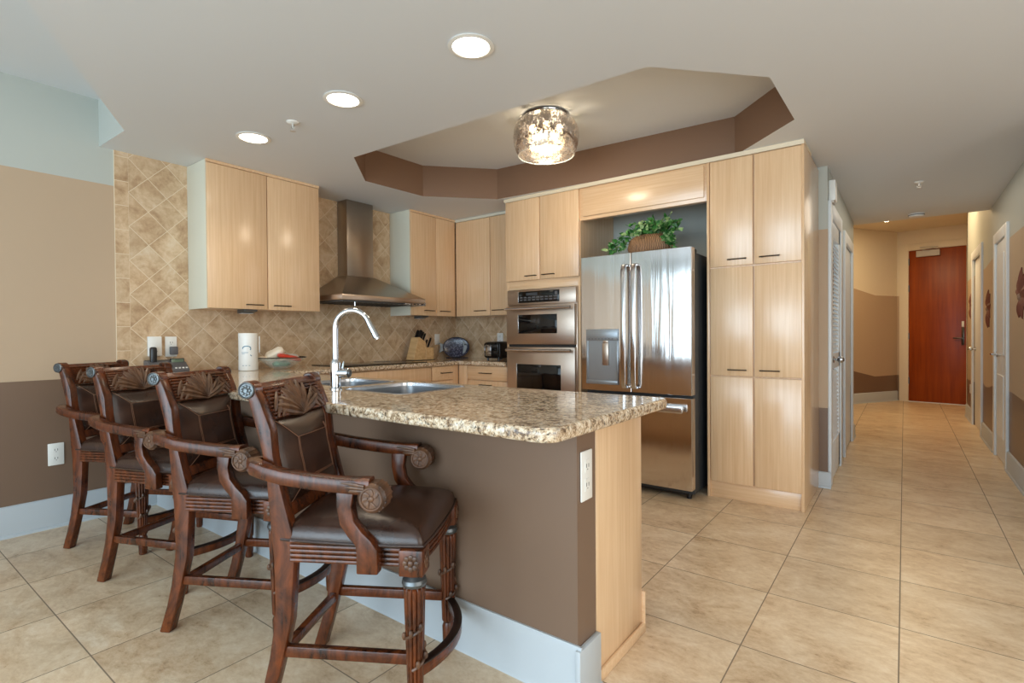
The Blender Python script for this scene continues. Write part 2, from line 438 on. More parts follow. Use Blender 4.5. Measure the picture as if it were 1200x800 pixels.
# left wall (dark brown / tan / white paint zones)
wall('wall_left', (XL, 4.6), (XL, -3.7), ZU, [[(0, .91)], [(0, 2.17)]], ['brown_paint', 'tan_paint', 'white_paint'], side=1)
wall('wall_back', (-4.188, YB), (-1.135, YB), 2.68, [], ['white_paint'], side=-1)
wall('wall_kitchen_side', (-1.235, 4.543), (-.459, 4.543), ZC, [[(0, .60)], [(0, 1.94)]], ['brown_paint', 'tan_paint', 'white_paint'], side=-1, thick=.05)
# hall, left side: two doorways
wall('wall_hall_left', (-.459, 7.03), (-.459, 4.594), ZC, [[(0, .6)], [(0, 1.9)]], ['brown_paint', 'tan_paint', 'white_paint'],
     openings=[(7.03 - 6.65, 7.03 - 5.86, 2.03), (7.03 - 5.36, 7.03 - 4.70, 2.06)], side=1)
wall('wall_foyer_left', (-.56, 7.03), (-1.3, 7.03), ZF, [[(0, .5)], [(0, 1.9)]], ['brown_paint', 'tan_paint', 'hall_cream'], side=-1, thick=.06)
wall('wall_foyer_side', (-1.3, 9.18), (-1.3, 7.03), ZF, [[(0, .5)], [(0, 1.9)]], ['brown_paint', 'tan_paint', 'hall_cream'], side=1)
wall('wall_foyer_angled', (-.10, 11.14), (-1.3, 9.18), ZF, [[(0, .44), (.56, .432), (1.06, .534), (2.3, .7)], [(0, 1.79), (.56, 1.792), (1.06, 1.893), (2.3, 2.0)]], ['brown_paint', 'tan_paint', 'hall_cream'], side=1)
wall('wall_entry', (1.0, 10.907), (-.10, 11.14), ZF, [[(0, .44)], [(0, 1.79)]], ['brown_paint', 'tan_paint', 'hall_cream'], openings=[(.215, .962, 2.54)], side=1)
wall('wall_foyer_return', (XR, 9.62), (1.0, 9.62), ZF, [], ['hall_cream'], side=1, thick=.06)
wall('wall_foyer_right', (1.0, 9.62), (1.0, 10.907), ZF, [], ['hall_cream'], side=1)
wall('wall_hall_right', (XR, 4.1), (XR, 9.62), ZF, [[(0, .64), (1.2, .656), (1.74, .67), (2.94, .624), (3.14, .591), (3.42, .576), (3.6, .6), (4.8, .526), (5.5, .52)], [(0, 1.92), (1.8, 1.94), (2.9, 1.888), (3.5, 1.847), (4.8, 1.87), (5.5, 1.86)]],
     ['brown_paint', 'tan_paint', 'white_paint'], openings=[(6.05 - 4.1, 6.67 - 4.1, 1.98), (7.86 - 4.1, 8.72 - 4.1, 2.06)], side=1)
wall('wall_right', (2.65, -1.0), (2.65, 4.1), ZC, [], ['white_paint'], openings=[(0, 3.2, 2.3)], side=1)
wall('wall_right_rear', (2.65, -3.7), (2.65, -1.0), ZU, [], ['white_paint'], side=1)
wall('wall_living', (2.65, 4.1), (XR + .1, 4.1), ZC, [], ['tan_paint'], side=1)
wall('wall_front', (-4.3, -3.7), (2.75, -3.7), ZU, [], ['white_paint'], openings=[(.25, 6.85, 2.45)], side=1)
# window mullions of the living-room glazing (behind the camera; they streak the fridge reflections)
for i, (x0, x1) in enumerate(((-4.05, -2.42), (-2.36, .36), (.45, 2.55))):
    b = MB()
    for xx in (x0, (x0 + x1) / 2, x1) if i else (x0, -3.86, -3.63, -3.36, -2.9, x1): b.box(xx - .035, xx + .035, -3.42, -3.36, 0, 2.45)
    for zz in (.04, 2.42): b.box(x0, x1, -3.42, -3.36, zz - .03, zz + .03)
    struct(b.build('window_%d' % (i + 1), 'trim_white'))

# tiled backsplash slabs on the left and back walls
b = MB(); b.box(XL, XL + .008, 1.273, YB, .915, ZC, mi=0); b.box(XL, XL + .009, 1.194, 1.273, .915, ZC, mi=1)
struct(b.build('wall_tile_left', ['tile_diagonal', 'tile_border']))
b = MB(); b.box(XL + .008, -2.93, YB - .008, YB, .915, ZC); struct(b.build('wall_tile_back', 'tile_diagonal_back'))

# baseboards
def baseb(name, pts, h, side):
    mb = MB(); prof = [(0, 0), (.024, 0), (.022, .014), (.016, .018), (.015, h - .02), (.010, h - .006), (.002, h), (0, h)]
    for p, q in zip(pts, pts[1:]):
        p, q = Vector((*p, 0)), Vector((*q, 0)); d = (q - p).normalized(); n_ = Vector((-d.y, d.x, 0)) * side
        A = [mb.bm.verts.new(p + n_ * u_ + Vector((0, 0, z))) for u_, z in prof]; B = [mb.bm.verts.new(q + n_ * u_ + Vector((0, 0, z))) for u_, z in prof]
        for i in range(len(prof) - 1): mb.bm.faces.new((A[i], B[i], B[i + 1], A[i + 1]))
        mb.bm.faces.new(A); mb.bm.faces.new(B[::-1])
    bmesh.ops.recalc_face_normals(mb.bm, faces=mb.bm.faces)
    return struct(mb.build(name, 'trim_white', ang=20))
baseb('baseboard_left', [(XL, 1.42), (XL, -3.7)], .184, 1)
baseb('baseboard_kitchen_side', [(-.53, 4.543), (-.437, 4.543)], .12, -1)
baseb('baseboard_hall_right', [(XR, 4.1), (XR, 5.98)], .17, 1)
baseb('baseboard_hall_middle', [(XR, 6.8), (XR, 7.77)], .17, 1)
baseb('baseboard_hall_far', [(XR, 8.82), (XR, 9.62)], .17, 1)
baseb('baseboard_hall_left', [(-.459, 7.03), (-.459, 6.75)], .14, 1)
baseb('baseboard_foyer', [(-.10, 11.14), (-1.3, 9.18)], .17, 1)

# ------------------------------------------------------------------ peninsula half wall
b = MB(); b.prism([(XL, 1.425), (-.82, 1.425), (-.82, 1.545), (-1.58, 1.545), (-1.58, 1.455), (-2.72, 1.455), (-2.72, 1.545), (XL, 1.545)], 'z', 0, .8745); struct(b.build('wall_peninsula', 'brown_paint'))
mb = MB()
mb.prism([(1.405, 0), (1.411, .012), (1.411, .166), (1.418, .184), (1.425, .184), (1.425, 0)], 'x', XL + .02, -.803)
mb.box(-.82, -.801, 1.405, 1.548, 0, .176, .004); mb.box(-.82, -.797, 1.402, 1.552, 0, .012, .003)
struct(mb.build('baseboard_peninsula', 'trim_white'))

def outlet(label, c, normal, w=.075, h=.118, kind='duplex', cat='outlet', name='wall_outlet', group=None):
    t = thing(name, label, cat, c, group)
    n_ = Vector(normal); s_ = Vector((0, 0, 1)).cross(n_); c = Vector(c)
    R = Matrix((s_, Vector((0, 0, 1)), n_)).transposed().to_4x4(); R.translation = c
    b = MB(); b.box(-w / 2, w / 2, -h / 2, h / 2, 0, .006, .003, mat=R)
    b.build('cover_plate', 'white_plastic', t)
    if kind == 'duplex':
        for s in (1, -1):
            b = MB(); cy = s * h * .19
            b.prism(rrect(-w * .2, w * .2, cy - h * .13, cy + h * .13, .006, 3), 'z', .005, .008, mat=R, mi=0)
            for dx in (-.007, .007): b.box(dx - .0012, dx + .0012, cy - .004, cy + .008, .007, .0086, mat=R, mi=1)
            b.cyl(R @ Vector((0, cy - .010, .007)), R @ Vector((0, cy - .010, .0086)), .0022, 8, mi=1)
            b.build('socket', ['white_plastic', 'dark_slot'], t)
    elif kind == 'switch':
        b = MB(); b.box(-w * .21, w * .21, -h * .28, h * .28, .005, .009, .002, mat=R); b.build('rocker', 'white_plastic', t)
    return t
outlet('white duplex outlet on the dark brown wall below the leftmost bar stool', (XL + .001, .877, .45), (1, 0, 0), .078, .135)
outlet('white duplex outlet on the narrow end of the peninsula half wall', (-.819, 1.478, .71), (1, 0, 0), .072, .16)
t = outlet('white outlet on the tile above the desk phone with a dark adapter plugged in', (XL + .01, 1.514, 1.10), (1, 0, 0), .075, .142)
outlet('white rocker switch plate on the tile just right of the knife block', (XL + .009, 4.165, 1.125), (1, 0, 0), .075, .12, 'switch', 'switch', 'light_switch')
outlet('white outlet plate on the grey tile above the black toaster', (-3.515, YB - .009, 1.13), (0, -1, 0), .08, .12, 'duplex')
outlet('white outlet low on the right hall wall before the entry door', (XR - .001, 9.1, .42), (-1, 0, 0), .075, .12)
b = MB(); b.box(XL + .018, XL + .05, 1.500, 1.548, 1.042, 1.10, .006)
tag(b.build('power_adapter', 'grey_plastic'), 'dark grey power adapter plugged into the tile outlet above the phone', 'adapter')
t = thing('wall_control_box', 'blank white control box on the tile left of the plugged-in outlet', 'control box', (XL + .01, 1.408, 1.035))
b = MB(); b.box(XL + .009, XL + .04, 1.368, 1.448, 1.035, 1.172, .004); b.build('housing', 'white_plastic', t)
b = MB(); b.box(XL + .038, XL + .042, 1.376, 1.44, 1.038, 1.078, .001)
for i in range(3): b.box(XL + .0415, XL + .0428, 1.395 + i * .009, 1.400 + i * .009, 1.068, 1.072, mi=1)
b.build('front_panel', ['white_plastic', 'dark_slot'], t)

# ------------------------------------------------------------------ cabinets
def bar_handle(p, q, out, parent, r=.0045, name='handle'):
    p, q, out = Vector(p), Vector(q), Vector(out); b = MB()
    b.cyl(p + out * .028, q + out * .028, r, 10, bev=.001)
    d = (q - p) * .1
    for e in (p + d, q - d): b.cyl(e - out * .001, e + out * .028, r * .9, 8)
    return b.build(name, 'dark_bar', parent)
def doorx(x, y0, y1, z0, z1, parent, mat='maple', name='door', th=.02):      # door facing +X
    b = MB(); b.box(x, x + th, y0, y1, z0, z1, .004); return b.build(name, mat, parent)
def doory(y, x0, x1, z0, z1, parent, mat='maple', name='door', th=.02):      # door facing -Y
    b = MB(); b.box(x0, x1, y - th, y, z0, z1, .004); return b.build(name, mat, parent)

def puck(y, z, parent, x=-3.98):
    b = MB(); b.prism([(x - .06, z), (x + .05, z), (x + .05, z - .012), (x - .02, z - .028), (x - .06, z - .028)], 'y', y - .05, y + .05, .002, 0)
    b.box(x - .05, x + .0, y - .04, y + .04, z - .030, z - .027, 0, 1)
    return b.build('under_cabinet_light', ['pewter', 'white_plastic'], parent)

ZB = 1.370
# upper cabinet left of the hood
t = thing('wall_cabinet', 'light maple two-door wall cabinet left of the range hood', 'cabinet', (XL, 2.07, ZB))
b = MB(); b.box(XL + .01, -3.888, 1.652, 2.505, ZB, ZC - .002); b.build('body', 'maple', t)
b = MB(); b.box(XL + .009, -3.886, 1.634, 1.652, ZB - .002, ZC - .002, .001); p = b.build('side_panel', 'grey_melamine', t); p['label'] = 'pale grey side panel'
b = MB(); b.box(-3.886, -3.866, 1.634, 2.507, 2.385, ZC - .001); b.build('top_trim', 'maple_horizontal', t)
dd = doorx(-3.888, 1.636, 2.062, ZB, 2.383, t); bar_handle((-3.868, 1.888, 1.402), (-3.868, 2.018, 1.402), (1, 0, 0), dd)
dd = doorx(-3.888, 2.068, 2.505, ZB, 2.383, t); bar_handle((-3.868, 2.098, 1.402), (-3.868, 2.238, 1.402), (1, 0, 0), dd)
puck(1.95, ZB, t, -3.95)
# upper cabinet right of the hood
t = thing('wall_cabinet', 'light maple two-door wall cabinet between the range hood and the room corner', 'cabinet', (XL, 3.8, ZB))
b = MB(); b.box(XL + .01, -3.888, 3.525, 4.16, ZB, ZC - .002); b.build('body', 'maple', t)
b = MB(); b.box(XL + .009, -3.886, 3.507, 3.525, ZB - .002, ZC - .002, .001); p = b.build('side_panel', 'grey_melamine', t); p['label'] = 'pale grey side panel'
b = MB(); b.box(-3.886, -3.866, 3.507, 4.143, 2.385, ZC - .001); b.build('top_trim', 'maple_horizontal', t)
dd = doorx(-3.888, 3.509, 3.850, ZB, 2.383, t); bar_handle((-3.868, 3.67, 1.42), (-3.868, 3.805, 1.42), (1, 0, 0), dd)
dd = doorx(-3.888, 3.855, 4.138, ZB, 2.383, t); bar_handle((-3.868, 3.892, 1.42), (-3.868, 4.035, 1.42), (1, 0, 0), dd)
puck(3.72, ZB, t, -3.95)
# back wall upper cabinet
t = thing('wall_cabinet', 'pale maple two-door wall cabinet on the back wall beside the ovens', 'cabinet', (-3.4, YB, ZB))
b = MB(); b.box(-3.866, -2.945, 4.163, YB - .009, ZB, ZC - .002); b.build('body', 'maple', t)
b = MB(); b.box(-3.866, -2.945, 4.139, 4.163, 2.378, ZC - .001, .002); b.build('top_trim', 'grey_melamine', t)
dd = doory(4.163, -3.862, -3.392, ZB, 2.375, t); bar_handle((-3.585, 4.143, 1.42), (-3.43, 4.143, 1.42), (0, -1, 0), dd)
dd = doory(4.163, -3.384, -2.947, ZB, 2.375, t); bar_handle((-3.345, 4.143, 1.42), (-3.195, 4.143, 1.42), (0, -1, 0), dd)
puck(4.32, ZB, t, -3.12)

# range base cabinet with corner, seen between the worktops
t = thing('base_cabinet', 'maple base cabinet under the cooktop with a plain wide front', 'cabinet', (-3.8, 2.7, 0))
b = MB(); b.box(XL + .01, -3.58, 1.985, 3.47, .1, .873); b.box(XL + .01, -3.64, 1.985, 3.47, 0, .1); b.build('body', 'maple', t)
doorx(-3.58, 2.0, 3.47, .735, .868, t, 'maple', 'drawer_front')
for y0, y1 in ((2.0, 2.73), (2.74, 3.47)):
    dd = doorx(-3.58, y0, y1, .12, .728, t); bar_handle((-3.56, (y0 + y1) / 2 - .07, .69), (-3.56, (y0 + y1) / 2 + .07, .69), (1, 0, 0), dd)
t = thing('base_cabinet', 'narrow maple drawer cabinet at the corner end of the range counter', 'cabinet', (-3.8, 3.62, 0))
b = MB(); b.box(XL + .01, -3.58, 3.475, 3.865, .1, .873); b.box(XL + .01, -3.64, 3.475, 3.865, 0, .1); b.build('body', 'maple', t)
dd = doorx(-3.58, 3.485, 3.775, .735, .868, t, 'maple_horizontal', 'drawer'); bar_handle((-3.56, 3.58, .806), (-3.56, 3.73, .806), (1, 0, 0), dd)
dd = doorx(-3.58, 3.485, 3.775, .12, .728, t); bar_handle((-3.56, 3.58, .69), (-3.56, 3.72, .69), (1, 0, 0), dd)
t = thing('base_cabinet', 'maple drawer cabinet below the toaster beside the wall ovens', 'cabinet', (-3.2, 4.1, 0))
b = MB(); b.box(-3.575, -2.946, 3.866, YB - .01, .1, .873); b.box(-3.575, -2.946, 3.93, YB - .01, 0, .1); b.build('body', 'maple', t)
dd = doory(3.866, -3.44, -2.95, .735, .868, t, 'maple_horizontal', 'drawer'); bar_handle((-3.275, 3.846, .803), (-3.12, 3.846, .803), (0, -1, 0), dd)
dd = doory(3.866, -3.44, -2.95, .12, .728, t); bar_handle((-3.275, 3.846, .69), (-3.12, 3.846, .69), (0, -1, 0), dd)
b = MB(); b.box(-3.556, -3.446, 3.846, 3.866, .12, .868, .001); b.build('filler_strip', 'maple', t)

# peninsula base cabinet with its maple end panel
t = thing('peninsula_cabinet', 'maple base cabinet under the sink ending in a plain panel beside the brown half wall', 'cabinet', (-2.4, 1.75, 0))
b = MB(); b.box(-3.57, -.84, 1.548, 1.904, .1, .715); b.box(-3.57, -.84, 1.548, 1.84, 0, .1); b.box(-3.57, -2.75, 1.548, 1.904, .715, .873); b.box(-1.58, -.84, 1.548, 1.904, .715, .873); b.build('body', 'maple', t)
b = MB(); b.box(-.84, -.818, 1.5475, 1.92, .0, .874, .0015); b.build('end_panel', 'maple', t)
b = MB(); b.box(-.818, -.806, 1.556, 1.926, 0, .04, .004); b.box(-.845, -.806, 1.92, 1.93, 0, .16, .003); b.build('toe_moulding', 'maple_horizontal', t)
for i in range(4):
    x0 = -3.5 + i * .66; dd = MB(); dd.box(x0, x0 + .652, 1.905, 1.921, .12, .868, .003); dd = dd.build('door', 'maple', t)
    bar_handle((x0 + .25, 1.921, .83), (x0 + .4, 1.921, .83), (0, 1, 0), dd)

# tall cabinet run: oven tower, fridge fascia, pantry (front plane Y = 3.845)
YF = 3.845
t = thing('oven_cabinet', 'tall pale maple cabinet framing the double wall oven with two doors above', 'cabinet', (-2.55, 4.1, 0))
b = MB(); b.box(-2.944, -2.92, YF, YB - .009, 0, 2.385); b.box(-2.19, -2.166, YF, YB - .009, 0, 2.385); b.box(-2.92, -2.19, YF + .02, YB - .009, 1.62, 2.385); b.box(-2.92, -2.19, YF + .02, YB - .009, 0, .42)
b.build('body', 'maple', t)
b = MB(); b.box(-2.92, -2.19, YF, YF + .02, 1.575, 1.655, .001); b.build('rail', 'maple_horizontal', t)
dd = doory(YF, -2.940, -2.566, 1.655, 2.380, t); bar_handle((-2.71, YF - .02, 1.69), (-2.59, YF - .02, 1.69), (0, -1, 0), dd)
dd = doory(YF, -2.560, -2.172, 1.655, 2.380, t); bar_handle((-2.53, YF - .02, 1.69), (-2.40, YF - .02, 1.69), (0, -1, 0), dd)
dd = doory(YF, -2.940, -2.172, .12, .42, t, 'maple_horizontal', 'drawer'); bar_handle((-2.63, YF - .02, .33), (-2.48, YF - .02, .33), (0, -1, 0), dd)

t = thing('fridge_fascia', 'horizontal maple fascia panel bridging the alcove above the refrigerator', 'cabinet panel', (-1.65, YF, 2.1))
b = MB(); b.box(-2.166, -1.133, YF, YF + .06, 2.115, 2.385, .002); b.build('frame', 'maple_horizontal', t)
b = MB(); b.box(-2.138, -1.15, YF - .014, YF + .001, 2.143, 2.368, .005); b.build('panel', 'maple_horizontal', t)

t = thing('pantry_cabinet', 'tall pale maple pantry with six doors at the hallway end', 'cabinet', (-.82, 4.2, 0))
b = MB(); b.box(-1.13, -.535, YF, 4.54, .11, 2.385); b.build('body', 'maple', t)
b = MB(); b.box(-.535, -.516, YF - .015, 4.54, 0, 2.385, .002); b.build('side_panel', 'maple', t)
b = MB(); b.box(-1.13, -1.112, YF - .015, YF + .05, 0, 2.385, .002); b.build('side_stile', 'maple', t)
b = MB(); b.box(-1.112, -.535, YF + .004, YF + .02, 0, .11, .001); b.build('toe_kick', 'maple_horizontal', t)
for x0, x1, hs in ((-1.105, -.824, 1), (-.814, -.530, -1)):
    for j, (z0, z1) in enumerate(((.118, .860), (.870, 1.622), (1.634, 2.376))):
        dd = doory(YF, x0, x1, z0, z1, t, 'maple', 'door')
        if j:
            hx = (x1 - .035 - .125, x1 - .035) if hs > 0 else (x0 + .035, x0 + .16)
            bar_handle((hx[0], YF - .02, z0 + .042), (hx[1], YF - .02, z0 + .042), (0, -1, 0), dd)
b = MB(); b.prism([(YF - .03, 2.378), (YF - .038, 2.40), (YF - .038, ZC - .001), (YF + .3, ZC - .001), (YF + .3, 2.385), (YF - .02, 2.385)], 'x', -2.944, -.514)
struct(b.build('trim_1', 'cornice'))

# ------------------------------------------------------------------ countertop
def slab(outer, holes, z0, z1, rb):
    cu = bpy.data.curves.new('c', 'CURVE'); cu.dimensions = '2D'; cu.fill_mode = 'BOTH'
    cu.extrude = (z1 - z0) / 2 - rb; cu.bevel_depth = rb; cu.bevel_resolution = 3; cu.offset = -rb
    for lp in [outer] + holes:
        sp_ = cu.splines.new('POLY'); sp_.points.add(len(lp) - 1); sp_.use_cyclic_u = True
        for p, (x, y) in zip(sp_.points, lp): p.co = (x, y, 0, 1)
    o = bpy.data.objects.new('c', cu); COL.objects.link(o); o.location.z = (z0 + z1) / 2
    dg = bpy.context.evaluated_depsgraph_get(); me = bpy.data.meshes.new_from_object(o.evaluated_get(dg))
    me.transform(Matrix.Translation((0, 0, (z0 + z1) / 2)))
    bpy.data.objects.remove(o); bpy.data.curves.remove(cu)
    b = MB(); b.bm.from_mesh(me); bpy.data.meshes.remove(me); return b
BOWLS = [rrect(-2.12, -1.68, 1.475, 1.895, .06), rrect(-2.60, -2.19, 1.545, 1.890, .06)]
out = [(XL + .002, 1.13)] + arc(-.724 - .06, 1.13 + .06, .06, -90, 0, 6) + arc(-.724 - .045, 1.98 - .045, .045, 0, 90, 5) + [(-3.54, 1.98), (-3.54, 3.82), (-2.947, 3.82), (-2.947, YB - .009), (XL + .01, YB - .009), (XL + .01, 1.30), (XL + .002, 1.30)]
b = slab(out, BOWLS, .875, .915, .012)
for f in b.bm.faces: f.material_index = 0
tag(b.build('countertop', 'granite', ang=60), 'speckled beige granite worktop wrapping the peninsula, range and corner', 'countertop')

# sink
t = thing('kitchen_sink', 'undermount stainless double bowl sink in the peninsula worktop', 'sink', (-2.15, 1.7, .88))
for lp in BOWLS:
    cx = sum(p[0] for p in lp) / len(lp); cy = sum(p[1] for p in lp) / len(lp)
    sc = lambda p, k, z: Vector((cx + (p[0] - cx) * k, cy + (p[1] - cy) * k, z))
    b = MB(); n = len(lp)
    rows = [(1.0, .905), (.992, .905), (.985, .86), (.97, .75), (.9, .728), (.12, .722)]
    R = [[b.bm.verts.new(sc(p, k_, z)) for p in lp] for k_, z in rows]
    for A, B in zip(R, R[1:]):
        for i in range(n): b.bm.faces.new((A[i], A[(i + 1) % n], B[(i + 1) % n], B[i]))
    b.bm.faces.new(R[-1])
    bw = b.build('bowl', 'sink_steel', t)
    b = MB(); n = len(lp); R = [[b.bm.verts.new(sc(p, k_, z)) for p in lp] for k_, z in ((.982, .90), (.986, .9155), (.995, .917), (1.012, .9165), (1.016, .9145))]
    for A, B in zip(R, R[1:]):
        for i in range(n): b.bm.faces.new((A[i], B[i], B[(i + 1) % n], A[(i + 1) % n]))
    b.build('rim', 'stainless_trim', bw)
    b = MB(); b.lathe([(.045, .0), (.042, .004), (.03, .003), (.028, -.002), (.0, -.002)], 20, (cx, cy, .7235)); b.build('drain', 'chrome', bw)

# faucet
fx, fy = -2.137, 1.462
t = thing('kitchen_faucet', 'tall chrome gooseneck faucet standing behind the double sink', 'faucet', (fx, fy, .915))
b = MB(); b.lathe([(.03, 0), (.03, .006), (.024, .01), (.024, .12), (.022, .128), (.017, .14), (0, .142)], 24, (fx, fy, .915)); b.build('body', 'chrome', t)
dirn = Vector((.84, .54, 0)).normalized()
path = [Vector((fx, fy, 1.04)), Vector((fx, fy, 1.12)), Vector((fx, fy, 1.195))]
R_ = .083
for i in range(1, 13):
    a = PI - i / 12 * (PI * .88); path.append(Vector((fx, fy, 1.20)) + dirn * (R_ + R_ * math.cos(a)) + Vector((0, 0, R_ * 1.0 * math.sin(a))))
b = MB(); b.tube(path, .0138, 14, up=(.54, -.84, 0)); b.build('spout', 'chrome', t)
e = path[-1]; dn = (path[-1] - path[-2]).normalized()
b = MB(); b.cyl(e - dn * .005, e + dn * .085, .0145, 16, r2=.019, bev=.002); b.cyl(e + dn * .085, e + dn * .095, .014, 16, r2=.013); b.build('spray_head', 'chrome', t)
b = MB(); q = Vector((fx, fy, .99)); sd = Vector((.78, .50, 0)).normalized()
b.cyl(q, q + sd * .065, .022, 18, r2=.024, bev=.003); b.cyl(q + sd * .05, q + sd * .072, .017, 16, mi=1); b.cyl(q + sd * .035 + Vector((0, 0, .015)), q + sd * .04 + Vector((0, 0, .055)), .006, 10, r2=.005); b.build('lever', ['chrome', 'pewter'], t)
t = thing('soap_dispenser', 'short chrome cylinder on the worktop left of the faucet', 'soap dispenser', (-2.36, 1.50, .915))
b = MB(); b.lathe([(.022, 0), (.022, .004), (.018, .008), (.018, .045), (0, .046)], 18, (-2.36, 1.50, .915)); b.build('base', 'chrome', t)
b = MB(); b.lathe([(.0, .045), (.019, .045), (.019, .068), (.015, .072), (0, .072)], 18, (-2.36, 1.50, .915)); b.build('cap', 'chrome', t)

# cooktop
t = thing('cooktop', 'flat black glass cooktop set in the counter under the hood', 'cooktop', (-3.86, 3.03, .915))
b = MB(); b.box(-4.12, -3.60, 2.58, 3.46, .9152, .922, .003); b.build('glass', 'black_glass', t)
b = MB()
for cx, cy, r in ((-4.0, 2.8, .09), (-4.0, 3.25, .075), (-3.74, 2.8, .07), (-3.74, 3.25, .1)):
    b.lathe([(r, 0), (r + .003, .0006), (r + .006, 0)], 32, (cx, cy, .9221), caps=False)
b.build('burner_ring', 'grey_plastic', t)

# ------------------------------------------------------------------ range hood
t = thing('range_hood', 'brushed stainless chimney range hood over the cooktop', 'range hood', (XL, 3.035, 1.46))
b = MB(); b.box(XL + .009, -4.035, 2.895, 3.185, 1.70, ZC - .002, .002)
b.build('chimney', 'stainless_hood', t)
b = MB()
y0, y1, xf = 2.573, 3.498, -3.66
top = [(XL + .009, 2.885), (-4.025, 2.885), (-4.025, 3.195), (XL + .009, 3.195)]; bot = [(XL + .009, y0), (xf, y0), (xf, y1), (XL + .009, y1)]
A = [b.bm.verts.new((x, y, 1.715)) for x, y in top]; B = [b.bm.verts.new((x, y, 1.512)) for x, y in bot]
for i in range(4): b.bm.faces.new((A[i], B[i], B[(i + 1) % 4], A[(i + 1) % 4]))
b.bm.faces.new(A); b.bm.faces.new(B[::-1]); bmesh.ops.recalc_face_normals(b.bm, faces=b.bm.faces)
b.build('canopy', 'stainless_hood', t)
b = MB(); b.box(XL + .009, xf, y0, y1, 1.468, 1.512, .002); rim = b.build('rim', 'stainless_brushed', t)
b = MB(); b.box(XL + .05, xf - .04, y0 + .03, y1 - .03, 1.455, 1.469, .002, 0)
for i in range(14): b.box(XL + .07, xf - .08, y0 + .06 + i * .058, y0 + .075 + i * .058, 1.452, 1.456, 0, 1)
b.build('grease_filter', ['pewter', 'dark_slot'], t)
b = MB(); b.box(xf - .20, xf + .002, y1 - .012, y1 + .004, 1.448, 1.480, .002, 0)
for i in range(4): b.cyl((xf - .17 + i * .04, y1 + .003, 1.463), (xf - .17 + i * .04, y1 + .007, 1.463), .006, 10, 1)
b.box(xf - .03, xf + .004, y1 - .25, y1 - .06, 1.452, 1.466, .002, 0)
for i in range(4): b.box(xf + .003, xf + .006, y1 - .235 + i * .042, y1 - .212 + i * .042, 1.455, 1.463, 0, 1)
b.build('control_panel', ['stainless_trim', 'dark_slot'], t)
b = MB(); b.cyl((xf - .05, y0 + .16, 1.455), (xf - .05, y0 + .16, 1.42), .006, 10, bev=.001); b.build('hook', 'chrome', t)

# ------------------------------------------------------------------ double wall oven
t = thing('double_oven', 'stainless double wall oven with two dark windows', 'oven', (-2.55, 3.9, .42))
b = MB(); b.box(-2.918, -2.192, YF - .012, 4.35, .425, 1.573, .002); b.build('housing', 'stainless_brushed', t)
b = MB(); b.box(-2.915, -2.195, YF - .032, YF - .011, 1.435, 1.571, .003, 0)
cp = b.build('control_panel', 'stainless_brushed', t)
b = MB(); b.box(-2.785, -2.355, YF - .037, YF - .031, 1.452, 1.553, .002, 0); b.box(-2.792, -2.785, YF - .038, YF - .031, 1.448, 1.556, .001, 1)
for i in range(9):
    for j in range(2): b.box(-2.77 + i * .045, -2.74 + i * .045, YF - .0385, YF - .0365, 1.472 + j * .022, 1.482 + j * .022, 0, 2)
b.box(-2.70, -2.58, YF - .0385, YF - .0365, 1.515, 1.54, 0, 3)
b.box(-2.40, -2.37, YF - .0385, YF - .0365, 1.51, 1.54, 0, 2)
b.build('display', ['black_glass', 'stainless_trim', 'grey_plastic', 'fridge_side'], cp)
for (z0, z1, wz0, wz1, wx0, wx1) in ((1.082, 1.425, 1.178, 1.345, -2.775, -2.37), (.46, 1.058, .66, .905, -2.795, -2.335)):
    b = MB(); b.box(-2.912, -2.198, YF - .05, YF - .011, z0, z1, .004)
    dd = b.build('door', 'stainless_brushed', t)
    b = MB(); b.box(wx0, wx1, YF - .0525, YF - .049, wz0, wz1, .001, 0); b.box(wx0 - .012, wx0, YF - .054, YF - .049, wz0 - .005, wz1 + .005, .001, 1); b.build('window', ['black_glass', 'stainless_trim'], dd)
    b = MB(); b.cyl((-2.895, YF - .088, z1 - .028), (-2.215, YF - .088, z1 - .028), .0125, 16, bev=.002)
    for xx in (-2.86, -2.25): b.cyl((xx, YF - .051, z1 - .028), (xx, YF - .085, z1 - .028), .008, 10)
    b.build('handle', 'stainless_trim', dd)
b = MB(); b.box(-2.905, -2.205, YF - .02, YF - .010, 1.059, 1.082); b.build('vent_slot', 'dark_slot', t)

# ------------------------------------------------------------------ refrigerator
t = thing('refrigerator', 'stainless french-door refrigerator with ice dispenser and bottom freezer', 'refrigerator', (-1.6, 4.0, 0))
FX0, FX1, FXm, FY = -2.028, -1.167, -1.609, 3.60
b = MB(); b.box(FX0 + .008, FX1 - .008, FY + .085, 4.40, .035, 1.735, .004); b.build('case', 'fridge_side', t)
def curved_door(x0, x1, z0, z1, bow=.005, cut=None):
    b = MB(); n = 10; pts = []
    for i in range(n + 1):
        s = i / n; pts.append((x0 + (x1 - x0) * s, FY + .006 - bow * 4 * s * (1 - s) * .5))
    b.prism([(x0, FY + .075)] + pts + [(x1, FY + .075)], 'z', z0, z1, .003); return b
b = curved_door(FX0, FXm - .003, .735, 1.765); ld = b.build('door', 'stainless', t)
b = curved_door(FXm + .003, FX1, .735, 1.765); rd = b.build('door', 'stainless', t)
b = curved_door(FX0, FX1, .075, .715, .004); fd = b.build('freezer_drawer', 'stainless', t)
b = MB(); b.box(FX0 + .012, FX1 - .012, FY + .074, FY + .086, .06, 1.75); b.build('gasket', 'gasket', t)
